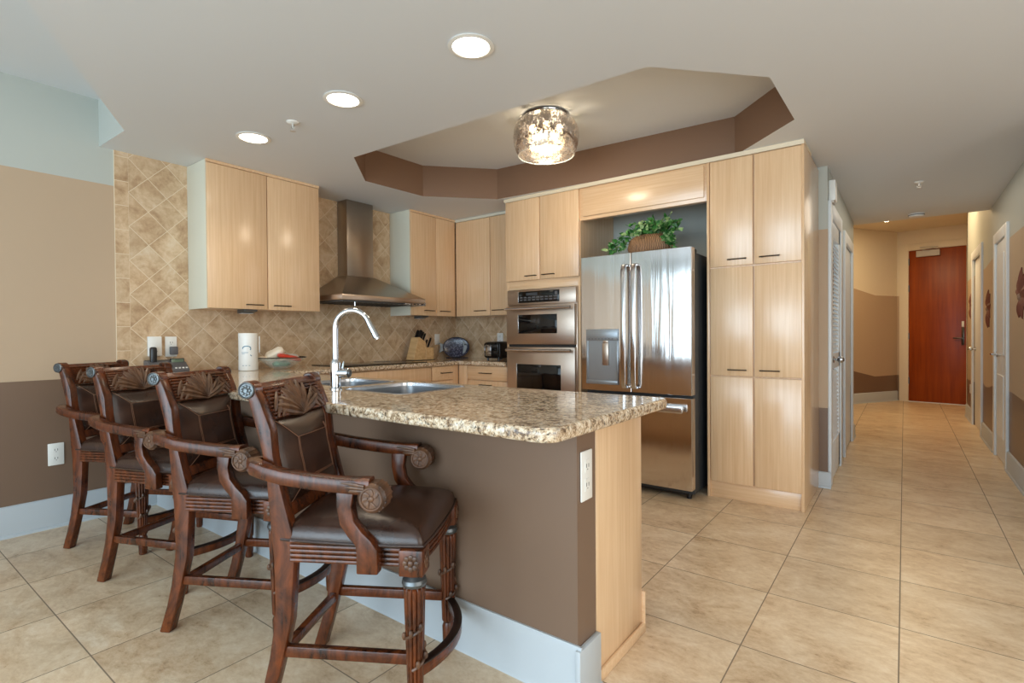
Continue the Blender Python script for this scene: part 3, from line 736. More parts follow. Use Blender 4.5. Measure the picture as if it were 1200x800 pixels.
for xx, dparent in ((-1.648, ld), (-1.570, rd)):
    b = MB(); pz = [(.742, .0), (.752, .045), (1.672, .045), (1.685, .0)]
    b.sweep([(xx, FY - .002 - o_, z) for z, o_ in ((.77, .002), (.775, .035), (.80, .05), (1.2, .055), (1.62, .05), (1.668, .035), (1.673, .002))], RS(.018, .034, .005), up=(1, 0, 0))
    b.build('handle', 'stainless_trim', dparent)
b = MB(); b.box(-1.96, -1.215, FY - .052, FY - .03, .615, .668, .007)
for xx in (-1.93, -1.245): b.box(xx - .015, xx + .015, FY - .034, FY + .006, .625, .655, .003)
b.build('handle', 'stainless_trim', fd)
b = MB(); b.box(-1.978, -1.712, FY - .010, FY + .002, 1.118, 1.205, .003, 0)                  # dispenser head
b.box(-1.978, -1.962, FY - .008, FY + .002, .80, 1.12, .002, 0); b.box(-1.728, -1.712, FY - .008, FY + .002, .80, 1.12, .002, 0)
b.box(-1.978, -1.712, FY - .014, FY + .002, .785, .815, .003, 0)
b.grid(lambda u, v: Vector((-1.962 + .234 * u, FY - .001 - .002 * (1 - abs(2 * u - 1)), .815 + .303 * v)), 8, 2, 1)
dp = b.build('dispenser', ['dispenser_grey', 'dispenser_grey'], ld)
b = MB(); b.box(-1.835, -1.785, FY - .02, FY - .004, .93, 1.10, .004); b.box(-1.83, -1.79, FY - .016, FY - .002, 1.10, 1.118, .002); b.build('paddle', 'stainless_brushed', dp)
b = MB()
for i in range(8): b.box(-1.955 + i * .028, -1.945 + i * .028, FY - .0112, FY - .0098, 1.128, 1.133)
b.build('button_row', 'grey_plastic', dp)
b = MB()
for xx in (FX1 - .06, FX0 + .06): b.box(xx - .05, xx + .05, FY + .02, FY + .16, 1.7655 if False else 1.735, 1.762, .006)
b.build('hinge_cover', 'fridge_side', t)
b = MB()
for xx in (FX1 - .05, FX0 + .05): b.cyl((xx, FY + .1, 0), (xx, FY + .1, .036), .018, 12)
b.box(FX0 + .03, FX1 - .03, FY + .09, FY + .11, .02, .075); b.build('foot_grille', 'black_plastic', t)

# ------------------------------------------------------------------ ivy basket on the fridge
def leaf_mesh(mb, p, d, nrm, L, W, mi):
    d = d.normalized(); s_ = d.cross(nrm).normalized(); nn = s_.cross(d)
    sh = [(0, 0, 0), (.25, .5, .04), (.5, .42, .06), (1, 0, -.06), (.5, -.42, .06), (.25, -.5, .04)]
    V_ = [mb.bm.verts.new(p + d * a * L + s_ * w * W + nn * h * L) for a, w, h in sh]; m = mb.bm.verts.new(p + d * .45 * L - nn * .05 * L)
    for i in range(6):
        f = mb.bm.faces.new((m, V_[i], V_[(i + 1) % 6])); f.material_index = mi
bx, by, bz = -1.55, 3.83, 1.735
t = thing('potted_ivy', 'trailing green ivy in an oval woven basket on top of the refrigerator', 'plant', (bx, by, bz))
b = MB(); b.lathe([(.11, 0), (.15, .04), (.165, .09), (.15, .15), (.115, .18), (.105, .175), (.13, .13), (0, .12)], 28, (bx, by, bz), sx=1.1, sy=.7); b.build('basket', 'wicker', t)
b = MB(); fol = MB(); rnd = random.Random(3)
def ftop(): return Vector((bx + rnd.uniform(-.12, .16), by + rnd.uniform(-.08, .08), bz + .175))
vines = []
for i in range(46):
    p = ftop(); az = rnd.uniform(0, 2 * PI); reach = rnd.uniform(.03, .15)
    tgt = p + Vector((math.cos(az) * reach, math.sin(az) * reach * .7 - .02, rnd.uniform(.0, .12) + (.02 if az < 3 else 0)))
    vines.append([p, (p + tgt) / 2 + Vector((0, 0, .03)), tgt])
for i in range(7):   # trailing left
    p = Vector((bx - .1, by - .03, bz + .12)); e = Vector((bx - .2 - .04 * i * .6, by - .07 + rnd.uniform(-.03, .03), bz + .17 - .01 * i + rnd.uniform(-.09, .05)))
    vines.append([p, (p + e) / 2 + Vector((0, 0, .06)), e])
for i in range(3):
    p = Vector((bx - .28, by - .07, bz + .16)); vines.append([p, p + Vector((-.03 + .03 * i, -.01, -.05)), p + Vector((-.05 + .06 * i, -.02, -.15 + .02 * i))])
for i in range(8):   # right side, down to the fridge top
    p = Vector((bx + .12, by - .05, bz + .12)); e = Vector((bx + .2 + rnd.uniform(0, .06), by - .08, bz + rnd.uniform(.02, .2)))
    vines.append([p, (p + e) / 2 + Vector((0, 0, .04)), e])
for vn in vines:
    b.tube(vn, .0022, 5)
    for k_ in range(5):
        s_ = rnd.uniform(.25, 1); p = vn[0].lerp(vn[1], s_ * 2) if s_ < .5 else vn[1].lerp(vn[2], s_ * 2 - 1)
        d_ = Vector((rnd.uniform(-1, 1), rnd.uniform(-1, .3), rnd.uniform(-.5, .8)))
        leaf_mesh(fol, p, d_, Vector((rnd.uniform(-.5, .5), -1, rnd.uniform(0, 1))), rnd.uniform(.036, .06), rnd.uniform(.028, .042), 1 if rnd.random() < .25 else 0)
b.build('stems', 'leaf_green', t); fol.build('foliage', ['leaf_green', 'leaf_pale'], t)

# ------------------------------------------------------------------ things on the counters
# knife block
t = thing('knife_block', 'pale wooden knife block on the range counter under the cabinet', 'knife block', (-3.98, 3.72, .915))
b = MB(); b.prism([(3.585, .925), (3.60, .918), (3.76, .918), (3.762, 1.10), (3.675, 1.152), (3.655, 1.15)], 'x', -4.04, -3.93, .004); b.build('block', 'block_wood', t)
b = MB(); b.prism([(3.762, .918), (3.87, .918), (3.87, 1.045), (3.762, 1.045)], 'x', -4.04, -3.93, .003); b.build('front_step', 'block_wood', t)
b = MB(); b.box(-4.05, -3.92, 3.59, 3.875, .9152, .919, .001); b.build('base', 'black_plastic', t)
kp = None; i = 0
for (y, z, L) in ((3.685, 1.145, .085), (3.70, 1.138, .09), (3.72, 1.125, .095), (3.745, 1.11, .085), (3.79, 1.045, .075), (3.835, 1.045, .13)):
    for x in ((-4.01, -3.965) if y < 3.76 else (-3.985,)):
        dd = Vector((.02, .42, .9)).normalized(); p = Vector((x, y, z)) - dd * .012
        if kp is None:
            kp = thing('kitchen_knife', 'black-handled kitchen knife standing in the wooden knife block', 'knife', (0, 0, 0), 'knives in the wooden block')
            b = MB(); b.sweep([dd * 0, dd * .02, dd * .05, dd * .08, dd * .1], RS(.013, .024, .005), up=(1, 0, 0), scale=[(.9, .8), (1, .9), (1, .85), (1, 1.05), (.8, .8)]); b.build('handle', 'black_knife', kp)
            b = MB()
            for q in (.03, .065): b.cyl(dd * q + Vector((-.0085, 0, 0)), dd * q + Vector((.0085, 0, 0)), .0025, 8)
            b.build('rivet', 'chrome', kp); o = kp
        else: o = copy_tree(kp)
        o.location = p; o.scale = (1, 1, 1) if L < .1 else (1, 1.15, 1.2)
# fish platter
fc = Vector((-3.985, 4.27, 1.034)); fn = Vector((.62, -.75, .22)).normalized(); fr = Vector((.77, .64, 0)).normalized(); fu = fn.cross(fr) * -1
if fu.z < 0: fu = -fu
t = thing('fish_platter', 'dark blue fish-shaped platter propped upright in the counter corner', 'platter', (fc.x, fc.y, .915))
R = Matrix((fr, fu, fn)).transposed().to_4x4(); R.translation = fc
b = MB(); b.lathe([(0, 0), (.10, .002), (.135, .012), (.142, .014), (.142, .006), (.1, -.008), (0, -.01)], 36, mat=R, sx=1.0, sy=.78); b.build('plate', ['fish_glaze'], t)
b = MB(); b.tube([R @ Vector((.143 * math.cos(a * PI / 18), .143 * .78 * math.sin(a * PI / 18), .011)) for a in range(36)], .006, 8, closed=True, up=fn); b.build('rim', 'fish_rim', t)
b = MB(); b.prism([(-.12, .03), (-.19, .055), (-.175, .0), (-.19, -.06), (-.12, -.03)], 'z', 0, .01, .003, mat=R); b.build('tail_fin', 'fish_grey', t)
b = MB(); b.prism([(.07, .075), (.10, .06), (.122, .0), (.10, -.06), (.07, -.075), (.082, 0)], 'z', .008, .015, .002, mat=R); hd = b.build('head_patch', 'fish_grey', t)
b = MB(); b.sphere(R @ Vector((.098, .03, .016)), .009, mi=0); b.build('eye', 'black_glass', hd)
b = MB(); b.tube([(-4.07, 4.2, .921), (-3.98, 4.26, .921), (-3.87, 4.34, .921)], .005, 8); b.tube([(-4.02, 4.23, .921), (-4.03, 4.3, .925), (-4.05, 4.36, 1.02)], .004, 8); b.build('stand', 'fish_rim', t)
# toaster
t = thing('toaster', 'black toaster with a chrome end panel in front of the back-wall outlet', 'toaster', (-3.40, 4.28, .915))
b = MB(); b.prism(rrect(-3.50, -3.30, .93, 1.098, .035, 5), 'y', 4.185, 4.44, .008, seg=2); b.build('body', 'black_plastic', t)
b = MB(); b.prism(rrect(-3.495, -3.305, .932, 1.092, .032, 5), 'y', 4.162, 4.187, .006, seg=2); ep = b.build('end_panel', 'black_glass', t)
b = MB(); b.box(-3.47, -3.395, 4.154, 4.164, .95, 1.07, .004); b.box(-3.488, -3.476, 4.156, 4.164, .95, 1.06, .003); b.build('chrome_strip', 'chrome', ep)
b = MB(); b.box(-3.37, -3.335, 4.145, 4.165, 1.03, 1.045, .003); b.build('lever', 'black_plastic', t)
b = MB()
for xx in (-3.43, -3.37): b.box(xx - .012, xx + .012, 4.2, 4.42, 1.096, 1.0995)
b.build('slot', 'dark_slot', t)
b = MB()
for xx in (-3.47, -3.33):
    for yy in (4.2, 4.42): b.cyl((xx, yy, .915), (xx, yy, .935), .012, 10)
b.build('foot', 'black_plastic', t)
# paper towel
t = thing('paper_towel_roll', 'white wrapped paper towel roll standing on the counter beside the glass bowl', 'paper towels', (-3.9, 1.925, .915))
b = MB(); b.lathe([(.06, 0), (.066, .004), (.0665, .02), (.065, .14), (.066, .27), (.064, .277), (.02, .278), (.02, .27), (0, .27)], 32, (-3.9, 1.925, .915)); b.build('roll', 'white_plastic', t)
def cylpt(a, z, r=.0672): return Vector((-3.9 + r * math.cos(a), 1.925 + r * math.sin(a), .915 + z))
a0 = -.62
b = MB()
b.tube([cylpt(a0 + .42 * math.cos(q), .165 + .018 * math.sin(q)) for q in [PI * (1.05 - i / 14 * 1.25) for i in range(15)]], .0028, 6)
b.tube([cylpt(a0 - .55 + i * .09, .135) for i in range(9)], .0016, 6); b.tube([cylpt(a0 - .5 + i * .07, .125) for i in range(5)], .0012, 6)
b.tube([cylpt(a0 + .35 + i * .05, .118 - i * .003) for i in range(4)], .0022, 6)
for i in range(3): b.tube([cylpt(a0 - .45 + i * .32 + j * .05, .04) for j in range(4)], .0016, 5)
b.build('printed_label', 'blue_print', t)
b = MB(); b.box(-3.84, -3.833, 1.975, 1.979, 1.05, 1.17, .001); b.build('wrapper_flap', 'white_plastic', t)
# glass bowl and packets
t = thing('glass_bowl', 'wide clear glass bowl with a brown rim holding snack packets', 'bowl', (-3.88, 2.17, .915))
b = MB(); b.lathe([(.05, 0), (.06, .003), (.10, .03), (.15, .065), (.18, .088), (.183, .088), (.155, .062), (.10, .024), (.05, .006), (0, .006)], 40, (-3.88, 2.17, .915)); b.build('dish', 'clear_glass', t)
b = MB(); b.tube([(-3.88 + .182 * math.cos(i * PI / 20), 2.17 + .182 * math.sin(i * PI / 20), 1.004) for i in range(40)], .004, 8, closed=True); b.build('rim', 'dark_bar', t)
def packet(name, c, r, L, axis, mat, label, cat, sc=(1, .55)):
    b = MB(); c = Vector(c); ax = Vector(axis).normalized()
    n_ = 10; pts = [c + ax * L * (i / n_ - .5) for i in range(n_ + 1)]
    prof = [.55, .85, 1, .97, 1.02, .95, 1, .98, 1.0, .85, .5]
    sec = [(r * math.cos(a) * sc[0] * (1 + .08 * math.cos(3 * a)), r * math.sin(a) * sc[1] * (1 + .1 * math.sin(5 * a))) for a in [2 * PI * i / 16 for i in range(16)]]
    b.sweep(pts, sec, mi=0, scale=[(p_, p_) for p_ in prof])
    return tag(b.build(name, mat), label, cat)
packet('rolled_packet', (-3.90, 2.13, 1.030), .042, .14, (.5, .8, .5), 'cream_paper', 'cream rolled packet sticking up in the glass bowl', 'packet', (1, .9))
packet('snack_packet', (-3.80, 2.19, 1.004), .046, .17, (.3, 1, -.25), 'red_foil', 'red packet lying across the glass bowl', 'packet', (1, .4))
packet('snack_packet', (-3.86, 2.16, .955), .05, .12, (.2, 1, 0), 'teal_foil', 'teal green packet at the bottom of the glass bowl', 'packet', (1, .45))
packet('paper_packet', (-3.90, 2.255, 1.008), .035, .13, (.3, 1, -.15), 'grey_paper', 'pale grey packet at the right side of the glass bowl', 'packet', (1, .6))
packet('paper_packet', (-3.93, 2.06, 1.0), .03, .12, (.5, -1, .1), 'cream_paper', 'flat cream packet at the bowl edge beside the paper towels', 'packet', (1, .4))
# phone
t = thing('desk_phone', 'dark desk phone with a green display by the tiled wall', 'phone', (-4.1, 1.45, .915))
b = MB(); b.prism([(-4.165, .915), (-4.02, .915), (-4.02, .945), (-4.08, .99), (-4.165, 1.01)], 'y', 1.34, 1.575, .006, seg=2); b.build('base', 'grey_plastic', t)
b = MB(); b.box(-4.10, -4.085, 1.475, 1.565, .965, 1.018, .004, 0); b.box(-4.0855, -4.083, 1.482, 1.558, .972, 1.012, .001, 1); b.build('display', ['black_plastic', 'green_lcd'], t)
b = MB(); b.box(-4.14, -4.10, 1.365, 1.405, .97, 1.10, .014, 0, 3); b.build('handset', 'black_plastic', t)
b = MB()
for i in range(4): b.box(-4.035, -4.025, 1.485 + i * .022, 1.498 + i * .022, .944, .958, .002)
b.build('button_row', 'white_plastic', t)

# ------------------------------------------------------------------ ceiling fittings
for (x, y), lab in zip([(-1.493, 1.708), (-2.356, 1.675), (-3.247, 1.652)], ['recessed ceiling downlight over the free end of the peninsula', 'recessed ceiling downlight in the middle of the row of three', 'recessed ceiling downlight nearest the wall cabinet left of the hood']):
    t = thing('recessed_light', lab, 'ceiling light', (x, y, ZC), 'recessed downlights over the peninsula')
    b = MB(); b.lathe([(.082, 0), (.098, -.001), (.1, -.005), (.082, -.008), (.078, -.003), (.078, .0)], 36, (x, y, ZC), caps=False); b.build('trim_ring', 'white_plastic', t)
    b = MB(); b.lathe([(.079, 0), (.04, 0), (0, 0)], 32, (x, y, ZC - .004), caps=False); b.build('lens', 'lamp_disc', t)
    d = bpy.data.lights.new('downlight_beam', 'SPOT'); d.energy = 20; d.color = (1, .84, .64); d.spot_size = rad(130); d.spot_blend = .8; d.shadow_soft_size = .13
    o = bpy.data.objects.new('downlight_beam', d); COL.objects.link(o); o.location = (0, 0, -.02); o.parent = t
def sprinkler(x, y, lab):
    t = thing('fire_sprinkler', lab, 'sprinkler', (x, y, ZC))
    b = MB(); b.lathe([(0, 0), (.034, 0), (.034, -.004), (.02, -.012), (0, -.012)], 20, (x, y, ZC)); b.build('escutcheon', 'white_plastic', t)
    b = MB(); b.cyl((x, y, ZC - .01), (x, y, ZC - .035), .006, 10)
    for s_ in (-1, 1): b.tube([(x + s_ * .005, y, ZC - .014), (x + s_ * .016, y, ZC - .03), (x + s_ * .003, y, ZC - .05)], .0025, 6)
    b.lathe([(0, -.05), (.014, -.05), (.016, -.053), (0, -.053)], 14, (x, y, ZC)); b.build('head', 'grey_paper', t)
sprinkler(-2.837, 1.674, 'white fire sprinkler between two downlights over the peninsula counter')
sprinkler(.096, 5.491, 'fire sprinkler on the hallway ceiling')
t = thing('smoke_detector', 'round white smoke detector on the hallway ceiling before the foyer', 'smoke detector', (.10, 6.95, ZC))
b = MB(); b.lathe([(.0, 0), (.07, 0), (.07, -.012), (.06, -.03), (.03, -.035), (0, -.035)], 28, (.10, 6.95, ZC)); b.build('body', 'white_plastic', t)
b = MB(); b.lathe([(.071, -.010), (.072, -.014), (.069, -.017)], 28, (.10, 6.95, ZC), caps=False); b.build('vent_ring', 'grey_plastic', t)
t = thing('foyer_light', 'tiny bright recessed spotlight in the foyer ceiling', 'ceiling light', (-.22, 9.9, ZF))
b = MB(); b.lathe([(.045, 0), (.05, -.004), (.035, -.006), (.034, 0)], 20, (-.22, 9.9, ZF), caps=False); b.build('trim_ring', 'white_plastic', t)
b = MB(); b.lathe([(.035, 0), (0, 0)], 20, (-.22, 9.9, ZF - .004), caps=False); b.build('lens', 'led_dot', t)
def point(name, loc, e, c, r=.08):
    d = bpy.data.lights.new(name, 'POINT'); d.energy = e; d.color = c; d.shadow_soft_size = r
    o = bpy.data.objects.new(name, d); COL.objects.link(o); o.location = loc; return o
area('foyer_ceiling_lamp', (.0, 8.9, 2.86), (.0, 8.9, 0), 1.2, 1.2, 34, (1, .74, .42))
area('hall_ceiling_lamp', (.1, 5.9, 2.40), (.1, 5.9, 0), .7, 1.6, 5, (1, .86, .68))

# flush crystal lamp under the tray
lx, ly, lz = -1.985, 3.05, 2.68
t = thing('ceiling_lamp', 'round smoked glass ceiling lamp with crystal drops in the tray ceiling', 'ceiling lamp', (lx, ly, lz))
b = MB(); b.lathe([(0, 0), (.15, 0), (.16, -.01), (.155, -.022), (0, -.022)], 36, (lx, ly, lz)); b.build('canopy', 'chrome', t)
prof = [(.165, -.02), (.20, -.05), (.222, -.10), (.228, -.15), (.222, -.20), (.208, -.245), (.193, -.272)]
b = MB(); b.lathe(prof + [(r - .004, z) for r, z in prof[::-1]], 56, (lx, ly, lz), caps=False); b.build('glass_shade', 'mercury_glass', t)
b = MB(); b.tube([(lx + .192 * math.cos(i * PI / 24), ly + .192 * math.sin(i * PI / 24), lz - .273) for i in range(48)], .004, 8, closed=True); b.build('rim', 'clear_glass', t)
for i in range(5):
    a = i * 2 * PI / 5 + .3; p = Vector((lx + .095 * math.cos(a), ly + .095 * math.sin(a), lz))
    b = MB(); b.cyl(p + Vector((0, 0, -.02)), p + Vector((0, 0, -.075)), .011, 12); sk = b.build('socket', 'chrome', t)
    b = MB(); b.sphere(p + Vector((0, 0, -.10)), .022, (1, 1, 1.25)); b.build('bulb', 'bulb', sk)
b = MB()
for ring, n_, L, zz in ((.115, 22, .11, .10), (.075, 16, .13, .11), (.035, 8, .15, .12)):
    for i in range(n_):
        a = i * 2 * PI / n_; q = Vector((lx + ring * math.cos(a), ly + ring * math.sin(a), lz - zz))
        b.lathe([(0, 0), (.006, -.008), (.006, -L + .02), (.009, -L + .008), (0, -L)], 6, q)
o = b.build('crystal_drops', 'crystal', t); 
b = MB(); b.cyl((lx, ly, lz - .02), (lx, ly, lz - .20), .008, 10); sk = b.build('socket', 'chrome', t)
b = MB(); b.sphere((lx, ly, lz - .225), .03, (1, 1, 1.1)); b.build('bulb', 'bulb', sk)
point('lamp_glow', (lx, ly, lz - .28), 16, (1, .84, .64), .14)

# ------------------------------------------------------------------ hall doors and fittings
def casing(mb, xw, s, y0, y1, zt, w=.09):   # s=+1 projects +X
    for a, c in ((y0 - w, y0), (y1, y1 + w)): mb.box(xw - .002 * s, xw + .02 * s, a, c, 0, zt + w, .003)
    mb.box(xw - .002 * s, xw + .02 * s, y0, y1, zt, zt + w, .003)
# louvred closet door, left
b = MB(); casing(b, -.459, 1, 4.70, 5.36, 2.04, .12); o = struct(b.build('trim_2', 'door_white'))
mb = MB(); X0, X1 = -.487, -.449
mb.box(X0, X1, 4.705, 4.79, .02, 2.035, .002); mb.box(X0, X1, 5.27, 5.355, .02, 2.035, .002)
for z0, z1 in ((.02, .30), (.88, 1.0), (1.92, 2.035)): mb.box(X0, X1, 4.705, 5.355, z0, z1, .002)
dr = struct(mb.build('door_1', 'door_white'))
mb = MB()
for z0, z1 in ((.31, .87), (1.01, 1.91)):
    n_ = int((z1 - z0) / .034)
    for i in range(n_):
        z = z0 + i * .034; mb.prism([(X0 + .002, z + .03), (X0 + .008, z + .034), (X1 - .001, z + .004), (X1 - .006, z)], 'y', 4.79, 5.27)
mb.build('louvre', 'door_white', dr)
def knob(p, out, parent, lever=0):
    p, out = Vector(p), Vector(out); b = MB(); b.cyl(p, p + out * .008, .028, 18, bev=.002); b.cyl(p + out * .008, p + out * .04, .009, 12)
    if lever: b.cyl(p + out * .045 + Vector((0, -.0, 0)), p + out * .045 + Vector((0, lever, 0)), .009, 12, bev=.003)
    else: b.sphere(p + out * .052, .026, (1, 1, 1))
    return b.build('knob', 'chrome', parent)
knob((-.449, 4.80, .955), (1, 0, 0), dr)
# second doorway, left
b = MB(); casing(b, -.459, 1, 5.86, 6.65, 2.02, .1); struct(b.build('trim_3', 'door_white'))
b = MB(); b.box(-.50, -.462, 5.865, 6.645, .01, 2.015, .003); dr = struct(b.build('door_2', 'door_white'))
b = MB()
for zz in (.25, 1.5, 1.8): b.cyl((-.459, 5.872, zz), (-.459, 5.872, zz + .09), .007, 8)
b.build('hinge', 'pewter', dr)
# right: panelled door
b = MB(); casing(b, XR, -1, 6.05, 6.67, 1.985, .095); struct(b.build('trim_4', 'door_white'))
mb = MB(); mb.box(XR - .004, XR + .036, 6.055, 6.665, .012, 1.98, .002); dr = struct(mb.build('door_3', 'door_white'))
for z0, z1 in ((.22, .78), (.95, 1.86)):
    mb = MB(); mb.prism(rrect(6.16, 6.56, z0, z1, .02, 3), 'x', XR - .014, XR + .0, .006); mb.build('panel', 'door_white', dr)
knob((XR - .004, 6.60, .955), (-1, 0, 0), dr, -.08)
# right: doorway further on
b = MB(); casing(b, XR, -1, 7.86, 8.72, 2.06, .1); struct(b.build('trim_5', 'door_white'))
b = MB(); b.box(XR + .01, XR + .05, 7.865, 8.715, .01, 2.055, .002); dr = struct(b.build('door_4', 'door_white'))
knob((XR + .01, 8.6, .955), (-1, 0, 0), dr)
# entry door (slightly turned wall)
e0, e1 = Vector((.79, 10.952, 0)), Vector((.06, 11.106, 0)); ed = (e1 - e0).normalized(); en = Vector((ed.y, -ed.x, 0)); 
if en.y > 0: en = -en
EM = Matrix((ed, en, Vector((0, 0, 1)))).transposed().to_4x4(); EM.translation = e0
W_ = (e1 - e0).length
b = MB(); b.box(-.11, 0, -.06, .03, 0, 2.65, .004, mat=EM); b.box(W_, W_ + .13, -.06, .03, 0, 2.65, .004, mat=EM); b.box(0, W_, -.06, .03, 2.54, 2.65, .004, mat=EM)
struct(b.build('trim_6', 'hall_cream'))
b = MB(); b.box(.003, W_ - .003, -.03, .012, .012, 2.537, .003, mat=EM); dr = struct(b.build('door_5', 'door_mahogany'))
b = MB(); b.box(.025, .06, .012, .022, .96, 1.24, .003, mat=EM); b.box(.03, .16, .045, .06, 1.06, 1.08, .004, mat=EM); b.box(.035, .05, .02, .05, 1.06, 1.08, .002, mat=EM); b.build('lever_handle', 'dark_bar', dr)
b = MB(); b.box(.028, .058, .012, .028, 1.25, 1.34, .003, mat=EM); b.build('deadbolt', 'white_plastic', dr)
b = MB()
for zz in (.3, 1.05, 1.85, 2.3): b.cyl(EM @ Vector((W_ - .004, .016, zz)), EM @ Vector((W_ - .004, .016, zz + .11)), .009, 10)
b.build('hinge', 'pewter', dr)
b = MB(); b.box(0, W_, -.03, .02, 0, .012, .002, mat=EM); b.build('threshold', 'door_white', dr)
b = MB(); b.box(W_ - .42, W_ - .11, .012, .07, 2.42, 2.52, .006, mat=EM); 
b.sweep([EM @ Vector(p) for p in ((W_ - .2, .06, 2.53), (W_ - .42, .2, 2.545))], RS(.02, .012, .003)); b.sweep([EM @ Vector(p) for p in ((W_ - .42, .2, 2.545), (W_ - .16, .035, 2.58))], RS(.02, .012, .003)); b.build('door_closer', 'grey_paper', dr)
# alarm box above the louvred door
t = thing('alarm_sounder', 'white alarm box high on the left hall wall above the louvred door', 'alarm', (-.459, 4.68, 2.13))
b = MB(); b.box(-.459, -.415, 4.62, 4.74, 2.165, 2.32, .006); b.build('housing', 'white_plastic', t)
b = MB(); b.box(-.459, -.425, 4.625, 4.735, 2.148, 2.166, .003); b.build('base', 'grey_paper', t)
# carved flower wall pieces on the right hall wall
def petal(mb, c, L, W, ang, mi, xw):
    n_ = 10; d = Vector((0, math.cos(ang), math.sin(ang))); s_ = Vector((0, -math.sin(ang), math.cos(ang)))
    L_, R_ = [], []
    for i in range(n_ + 1):
        u_ = i / n_; w = W * math.sin(PI * u_ ** .8) * .5; h = .018 * math.sin(PI * u_)
        base = Vector((xw, c[0], c[1])) + d * L * u_
        L_.append(mb.bm.verts.new(base + s_ * w + Vector((-.004, 0, 0)))); R_.append((mb.bm.verts.new(base + Vector((-.006 - h, 0, 0))), mb.bm.verts.new(base - s_ * w + Vector((-.004, 0, 0)))))
    for i in range(n_):
        for A, B in (((L_[i], L_[i + 1]), (R_[i][0], R_[i + 1][0])), ((R_[i][0], R_[i + 1][0]), (R_[i][1], R_[i + 1][1]))):
            try: f = mb.bm.faces.new((A[0], A[1], B[1], B[0])); f.material_index = mi
            except ValueError: pass
def flower(lab, yc, zc, s, angs):
    t = thing('flower_wall_plaque', lab, 'wall decoration', (XR, yc, zc))
    b = MB()
    for i, a in enumerate(angs): petal(b, (yc, zc), s * (1 if i % 2 == 0 else .8), s * .5, rad(a), 0, XR)
    bmesh.ops.remove_doubles(b.bm, verts=b.bm.verts, dist=1e-5)
    b.build('petals', 'flower_red', t, solid=.004)
    b = MB(); b.sphere((XR - .012, yc, zc), s * .13, (.5, 1, 1)); b.build('flower_centre', 'flower_tan', t)
flower('brown-red flower plaque on the right hall wall nearest the camera', 5.38, 1.42, .22, (95, 60, 130, 25, 165, 250, 205, 300))
flower('brown-red flower plaque between the panelled door and the next doorway', 7.28, 1.40, .20, (95, 60, 130, 165, 250, 215, 285))
flower('brown-red flower plaque beyond the last doorway near the entry door', 9.02, 1.50, .17, (95, 60, 130, 165, 250, 215, 285))

